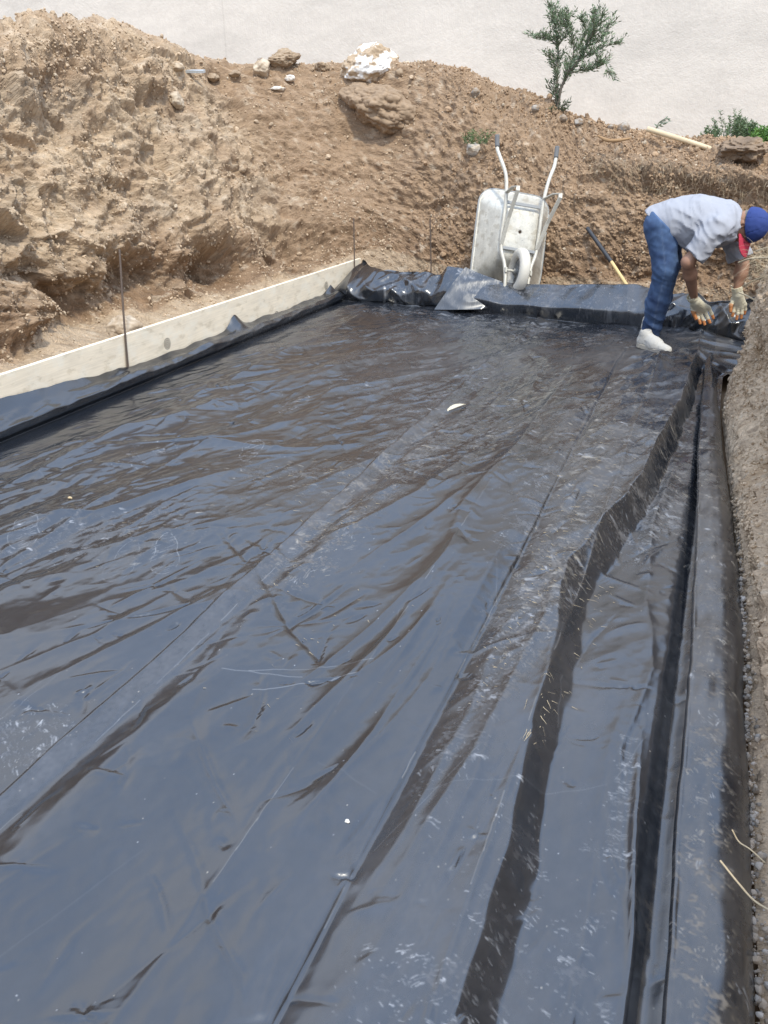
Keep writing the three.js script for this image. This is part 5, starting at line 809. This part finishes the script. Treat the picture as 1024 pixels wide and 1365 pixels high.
  // ---- t-shirt
  const shirtF = (x, y, z) => {
    const w = waist(x, y, z);
    let d = torso(x, y, z, .004 + .014 * sm(.3, -.02, w));
    for (const [a, b, k] of [[shN, elN, .80], [shF, elF, .80]]) { const h = a.clone().lerp(b, k), ax = b.clone().sub(a).normalize(); let s = cap(x, y, z, a, a.clone().lerp(b, 1.0), .080, .084); s = Math.max(s, (x - h.x) * ax.x + (y - h.y) * ax.y + (z - h.z) * ax.z); const inner = cap(x, y, z, a.clone().lerp(b, .3), b.clone().lerp(a, -.2), .05, .068); s = Math.max(s, -Math.max(inner, -((x - h.x) * ax.x + (y - h.y) * ax.y + (z - h.z) * ax.z + .05))); d = smin(d, s, .016); }
    // folds: long drapes from the shoulder, tighter ones in the armpit
    const near = (x - shN.x), v = y - shN.y; d -= .018 * (fold(x * 5 + y * 7 + z * 2, y * 4 - x * 2.5 + z * 2) - .4) + .011 * (fold(x * 14 + y * 9, y * 10 + z * 9) - .4) * (0.4 + Math.exp(-(near * near + v * v) / .03)) + .004 * (fold(x * 31 + y * 17 + z * 6, y * 13 - x * 9 + z * 11) - .4) * (.3 + Math.max(0, n3(x * 6, y * 6, z * 6)) * 2) + .003 * n3(x * 22, y * 22, z * 22);
    d = Math.max(d, -w + .008 * n2(z * 8, x * 5));
    // neck opening
    d = Math.max(d, -(cap(x, y, z, nk, H(-.03, -.03, 0), .070, .075)));
    d = Math.max(d, Math.min((x - nk.x - .045) * .95 - (y - nk.y) * .1, .14 - Math.hypot(x - nk.x - .06, y - nk.y, z - nk.z)));
    return d;
  };
  const shirt = nets(shirtF, V(-.62, .45, -6.88), V(.36, 1.27, -6.02), .0095);
  const knit = dataTex(128, 128, (u, v) => { const g = 128 + 60 * Math.sin(u * 6.283 * 20) * Math.cos(v * 6.283 * 20); return [g, g, g]; });
  mesh('tshirt', paint(shirt, (x, y, z) => { const k = 1 + .05 * n3(x * 12, y * 12, z * 12) + .04 * n3(x * 60, y * 60, z * 60); return [.33 * k, .335 * k, .362 * k]; }), new THREE.MeshPhysicalMaterial({ vertexColors: true, roughness: .92 }), man);
  // ---- jeans
  const jeansF = (x, y, z) => {
    const w = waist(x, y, z); let d = 1e9;
    for (const s of [-1, 1]) d = smin(d, cap(x, y, z, off(pel, .085 * s), V(pel.x + .10, pel.y + .06, pel.z + .08 * s), .132, .135), .07);
    for (const [a, b, c] of [[hipN, kneeN, ankN], [hipF, kneeF, ankF]]) { let q = smin(cap(x, y, z, a, b, .118, .084), cap(x, y, z, b, b.clone().lerp(c, .5), .083, .080), .04); q = smin(q, cap(x, y, z, b.clone().lerp(c, .5), c, .080, .068), .04); const ax = c.clone().sub(b).normalize(); q = Math.max(q, (x - c.x) * ax.x + (y - c.y) * ax.y + (z - c.z) * ax.z + .008); const inn = cap(x, y, z, b.clone().lerp(c, .86), c.clone().addScaledVector(ax, .1), .044, .046); q = Math.max(q, -inn); d = smin(d, q, .035); }
    const kz = (y - kneeN.y); const knee = Math.exp(-kz * kz / .02), shin = sm(kneeN.y - .08, kneeN.y - .28, y), thigh = sm(kneeN.y + .05, kneeN.y + .2, y);
    d -= .007 * knee * (fold(y * 17 + x * 6 + z * 3, x * 4 + z * 4) - .4) + .012 * shin * (fold(y * 13 + x * 4, x * 6 + z * 6 + y * 3) - .4) + .006 * thigh * (fold(y * 12 - x * 10 + z * 3, x * 5 + z * 5) - .4) + .002 * n3(x * 30, y * 30, z * 30);
    d -= .0035 * Math.exp(-(((z - lerp(zN + .115, ankN.z + .07, sm(hipN.y, ankN.y, y))) / .006) ** 2)) * 0;
    return Math.max(d, w - .05);
  };
  const jeans = nets(jeansF, V(-.66, -.04, -6.88), V(-.05, 1.1, -6.02), .0095);
  mesh('jeans', paint(jeans, (x, y, z) => { const dn = 1 + .18 * n3(x * 80, y * 30, z * 80) + .12 * n3(x * 30, y * 30, z * 30); const f = clamp(.42 + .30 * Math.max(0, fold(y * 15 + x * 9, x * 2.5 + z * 3) - .1) + .34 * n3(x * 7, y * 5, z * 7)) * sm(ankN.y, kneeN.y, y + .25); const leg = y < hipN.y - .04 ? (x - lerp(hipN.x, kneeN.x, clamp((hipN.y - y) / (hipN.y - kneeN.y)))) : 9; const kx = y > kneeN.y ? lerp(kneeN.x, hipN.x, (y - kneeN.y) / (hipN.y - kneeN.y)) : lerp(kneeN.x, ankN.x, (kneeN.y - y) / (kneeN.y - ankN.y)); const seam = Math.exp(-(((x - kx - .008) / .0055) ** 2)) * (z > -6.36 ? 1 : 0) * (n3(x * 50, y * 60, z * 50) > -.3 ? 1 : .3); let c = [lerp(.018, .10, f * f), lerp(.038, .175, f * f), lerp(.098, .315, f * f)]; c = c.map((v, i) => lerp(v * dn, [.22, .28, .38][i], 0.16 * seam)); return c; }), std({ vertexColors: true, roughness: .9 }), man);
  // ---- socks and shoes
  const shoe = (heel, toe, ank, red) => {
    const d = toe.clone().sub(heel); d.y = 0; const L = d.length(); d.normalize(); const s = V(-d.z, 0, d.x), g0 = Math.min(heel.y, toe.y);
    const T = (x, y, z) => { const q = V(x - heel.x, y - g0, z - heel.z); return [q.dot(d), q.y, q.dot(s)]; };
    const box = [V(Math.min(heel.x, toe.x) - .09, g0 - .01, Math.min(heel.z, toe.z) - .09), V(Math.max(heel.x, toe.x) + .09, g0 + .17, Math.max(heel.z, toe.z) + .09)];
    const up = (x, y, z) => { const [a, b, c] = T(x, y, z); let q = cap(a, b, c, V(.035, .045, 0), V(L * .5, .045, 0), .040, .043); q = smin(q, cap(a, b, c, V(L * .5, .04, 0), V(L - .04, .030, .004), .045, .036), .04); q = smin(q, cap(a, b, c, V(.045, .06, 0), V(.055, .115, 0), .040, .041), .03); q = smin(q, cap(a, b, c, V(.06, .095, 0), V(L * .55, .06, 0), .034, .032), .03); q -= .002 * (fold(a * 40, b * 30 + c * 20) - .4); q = Math.max(q, -(ell(a, b, c, V(.052, .15, 0), V(.040, .05, .034)))); return Math.max(q, .018 - b); };
    const so = (x, y, z) => { const [a, b, c] = T(x, y, z); const wv = .046 + .006 * sm(.4, .75, a / L) - .012 * sm(.85, 1, a / L); const aa = clamp(a, .043, L - .045); return Math.max(Math.hypot(a - aa, c) - wv, b - .027 - .006 * Math.cos(a * 9), -b - .002); };
    const G = thing0(); const u = mesh('shoe', nets(up, box[0], box[1], .005), std({ color: rgb(.47, .445, .395), roughness: .8, bumpMap: soilBump, bumpScale: .001 }), man);
    mesh('sole', nets(so, box[0], box[1], .005), std({ color: rgb(.37, .335, .275), roughness: .85 }), u);
    const sock = mesh('sock', tube([ank.clone().add(V(0, .06, 0)), ank.clone(), heel.clone().addScaledVector(d, .055).add(V(0, .09, 0))], .037, 14, 10), std({ color: rgb(.035, .035, .045), roughness: .95 }), man);
    if (red) { const e = new THREE.TorusGeometry(.0385, .008, 6, 20, 1.5); e.scale(1, 1, .9); e.rotateX(Math.PI / 2); e.rotateY(-1.9 + Math.PI); const m = mesh('red_patch', e, std({ color: rgb(.38, .03, .04), roughness: .9 }), sock); m.position.copy(ank).add(V(-.005, -.018, .002)); }
  };
  function thing0() { return null; }
  shoe(heelN, toeN, ankN, true);
  { const y = sheetH(-.35, -6.7), h = V(ankF.x - .05, y, ankF.z - .02); shoe(h, V(h.x + .06, y, h.z + .23), ankF, false); }
  // ---- gloves: palm, five bent fingers, cuff
  const glove = (wr, kn, mids, tips, th, z, zt) => {
    const w2 = wr, K = kn.map((p, i) => W(p[0], p[1], z + (zt[i] || 0) * .3)), M = mids.map((p, i) => W(p[0], p[1], z + zt[i] * .8)), Tt = tips.map((p, i) => W(p[0], p[1], z + zt[i])), TH = th.map((p) => W(p[0], p[1], z + p[2]));
    const f = (x, y, z0) => { let d = 1e9; const base = w2.clone().lerp(K[1].clone().lerp(K[2], .5), .12); for (let i = 0; i < 4; i++) d = smin(d, cap(x, y, z0, base.clone().lerp(K[i], .15), K[i], .027, .0155), .022); let fg = 1e9; for (let i = 0; i < 4; i++) { const q = smin(cap(x, y, z0, K[i], M[i], .0138, .0124), cap(x, y, z0, M[i], Tt[i], .0124, .0105), .006); fg = Math.min(fg, q); } d = smin(d, fg, .008); const t = smin(cap(x, y, z0, TH[0], TH[1], .0185, .0145), cap(x, y, z0, TH[1], TH[2], .0142, .0115), .008); d = smin(d, t, .010); d = smin(d, cap(x, y, z0, w2, base, .034, .030), .02); return d - .0012 * (fold(x * 60, y * 60 + z0 * 30) - .4); };
    const all = [...K, ...Tt, ...TH, w2], lo = V(1e9, 1e9, 1e9), hi = V(-1e9, -1e9, -1e9); all.forEach((p) => { lo.min(p); hi.max(p); }); lo.subScalar(.05); hi.addScalar(.05);
    const g = nets(f, lo, hi, .0035);
    paint(g, (x, y, z0) => { let d = 9; Tt.forEach((p, i) => { const q = M[i].clone().lerp(p, .55); d = Math.min(d, cap(x, y, z0, q, p, 0, 0)); }); d = Math.min(d, cap(x, y, z0, TH[1], TH[2], 0, 0)); const o = sm(.021, .015, d + .003 * n3(x * 90, y * 90, z0 * 90)), dirt = clamp(.35 + .8 * n3(x * 30, y * 30, z0 * 30)) * .25, k = 1 + .10 * n3(x * 200, y * 200, z0 * 200); let c = [lerp(.68, .38, dirt), lerp(.63, .335, dirt), lerp(.48, .26, dirt)]; return [lerp(c[0], .58, o) * k, lerp(c[1], .235, o) * k, lerp(c[2], .085, o) * k]; });
    const m = mesh('glove', g, std({ vertexColors: true, roughness: .9 }), man);
    const dir = w2.clone().sub(K[1].clone().lerp(K[2], .5)).normalize(), q = new THREE.Quaternion().setFromUnitVectors(V(0, 0, 1), dir), cf = []; for (let i = 0; i < 4; i++) { const t = new THREE.TorusGeometry(.034, .0055, 8, 28); t.applyQuaternion(q); t.translate(w2.x + dir.x * (.006 + i * .008), w2.y + dir.y * (.006 + i * .008), w2.z + dir.z * (.006 + i * .008)); cf.push(t); } mesh('cuff', merge(cf), std({ color: rgb(.64, .58, .42), roughness: .95 }), m);
  };
  glove(W(924, 398, -6.48), [[928, 416], [934, 417], [940, 415], [945, 410.5]], [[931, 424], [937, 425.5], [943.5, 424], [948.5, 418]], [[933.5, 431], [939.5, 432.5], [946.5, 430], [951, 424]], [[923, 407, .03], [924, 416, .045], [928, 425, .04]], -6.60, [.02, 0, -.02, -.04]);
  glove(W(983, 388, -6.59), [[979, 408], [984, 410], [989, 409.5], [993, 406]], [[978, 415.5], [983.5, 418], [989, 417.5], [993.5, 412.5]], [[976.5, 421], [982, 425.5], [988, 424], [992.5, 418]], [[978, 398, .02], [974.5, 407, .04], [974, 415, .045]], -6.62, [.02, .01, 0, -.02]);
  // ---- cap with peak, glasses
  const capF = (x, y, z) => { const [c, f, e] = loc(x, y, z); const o = ell(c, f, e, V(.010, -.008, 0), V(.128, .122, .096)) + .0008 * n3(x * 40, y * 40, z * 40) * 2; const i = ell(c, f, e, V(.008, -.008, 0), V(.121, .115, .090)); const cut = -(c - .002 - .20 * Math.max(0, f) * 0 + .12 * Math.min(0, f)); const btn = ell(c, f, e, V(.139, -.01, 0), V(.006, .011, .011)); let d = Math.max(o, -i, cut); for (let k = 0; k < 3; k++) { const a = k * Math.PI / 3 + .5, q = Math.abs((f + .008) * Math.cos(a) + e * Math.sin(a)); d += .0016 * Math.exp(-((q / .002) ** 2)); } return Math.min(d, btn); };
  const cp = mesh('cap', nets(capF, Hc.clone().subScalar(.18), Hc.clone().addScalar(.18), .0045), std({ color: rgb(.022, .046, .185), roughness: .85 }), man);
  const br = nets((x, y, z) => { const [c, f, e] = loc(x, y, z); const bend = c - .006 + 5.5 * e * e + .30 * Math.max(0, f - .08); const r = Math.hypot(e / .092, Math.max(0, f - .06) / .15) - 1; return Math.max(Math.abs(bend) - .0036, r * .07, -(ell(c, f, e, V(.010, -.008, 0), V(.124, .118, .092))), .04 - f); }, Hc.clone().subScalar(.22), Hc.clone().addScalar(.22), .004);
  mesh('peak', br, std({ color: rgb(.55, .045, .085), roughness: .8 }), cp);
  const gl = []; for (const s of [-1, 1]) { gl.push(tube([H(-.004, -.015, .084 * s), H(-.002, .04, .079 * s), H(-.006, .098, .064 * s)], .0022, 6, 12)); const o = []; for (let i = 0; i <= 14; i++) { const a = i / 14 * 6.283; o.push(H(-.012 + .019 * Math.cos(a), .103, .034 * s + .027 * Math.sin(a))); } gl.push(tube(o, .002, 6, 30)); } gl.push(tube([H(-.008, .104, -.008), H(-.006, .108, 0), H(-.008, .104, .008)], .002, 6, 6));
  mesh('glasses', merge(gl), std({ color: rgb(.05, .04, .035), roughness: .4 }), man);
}

renderer.render(scene, camera);
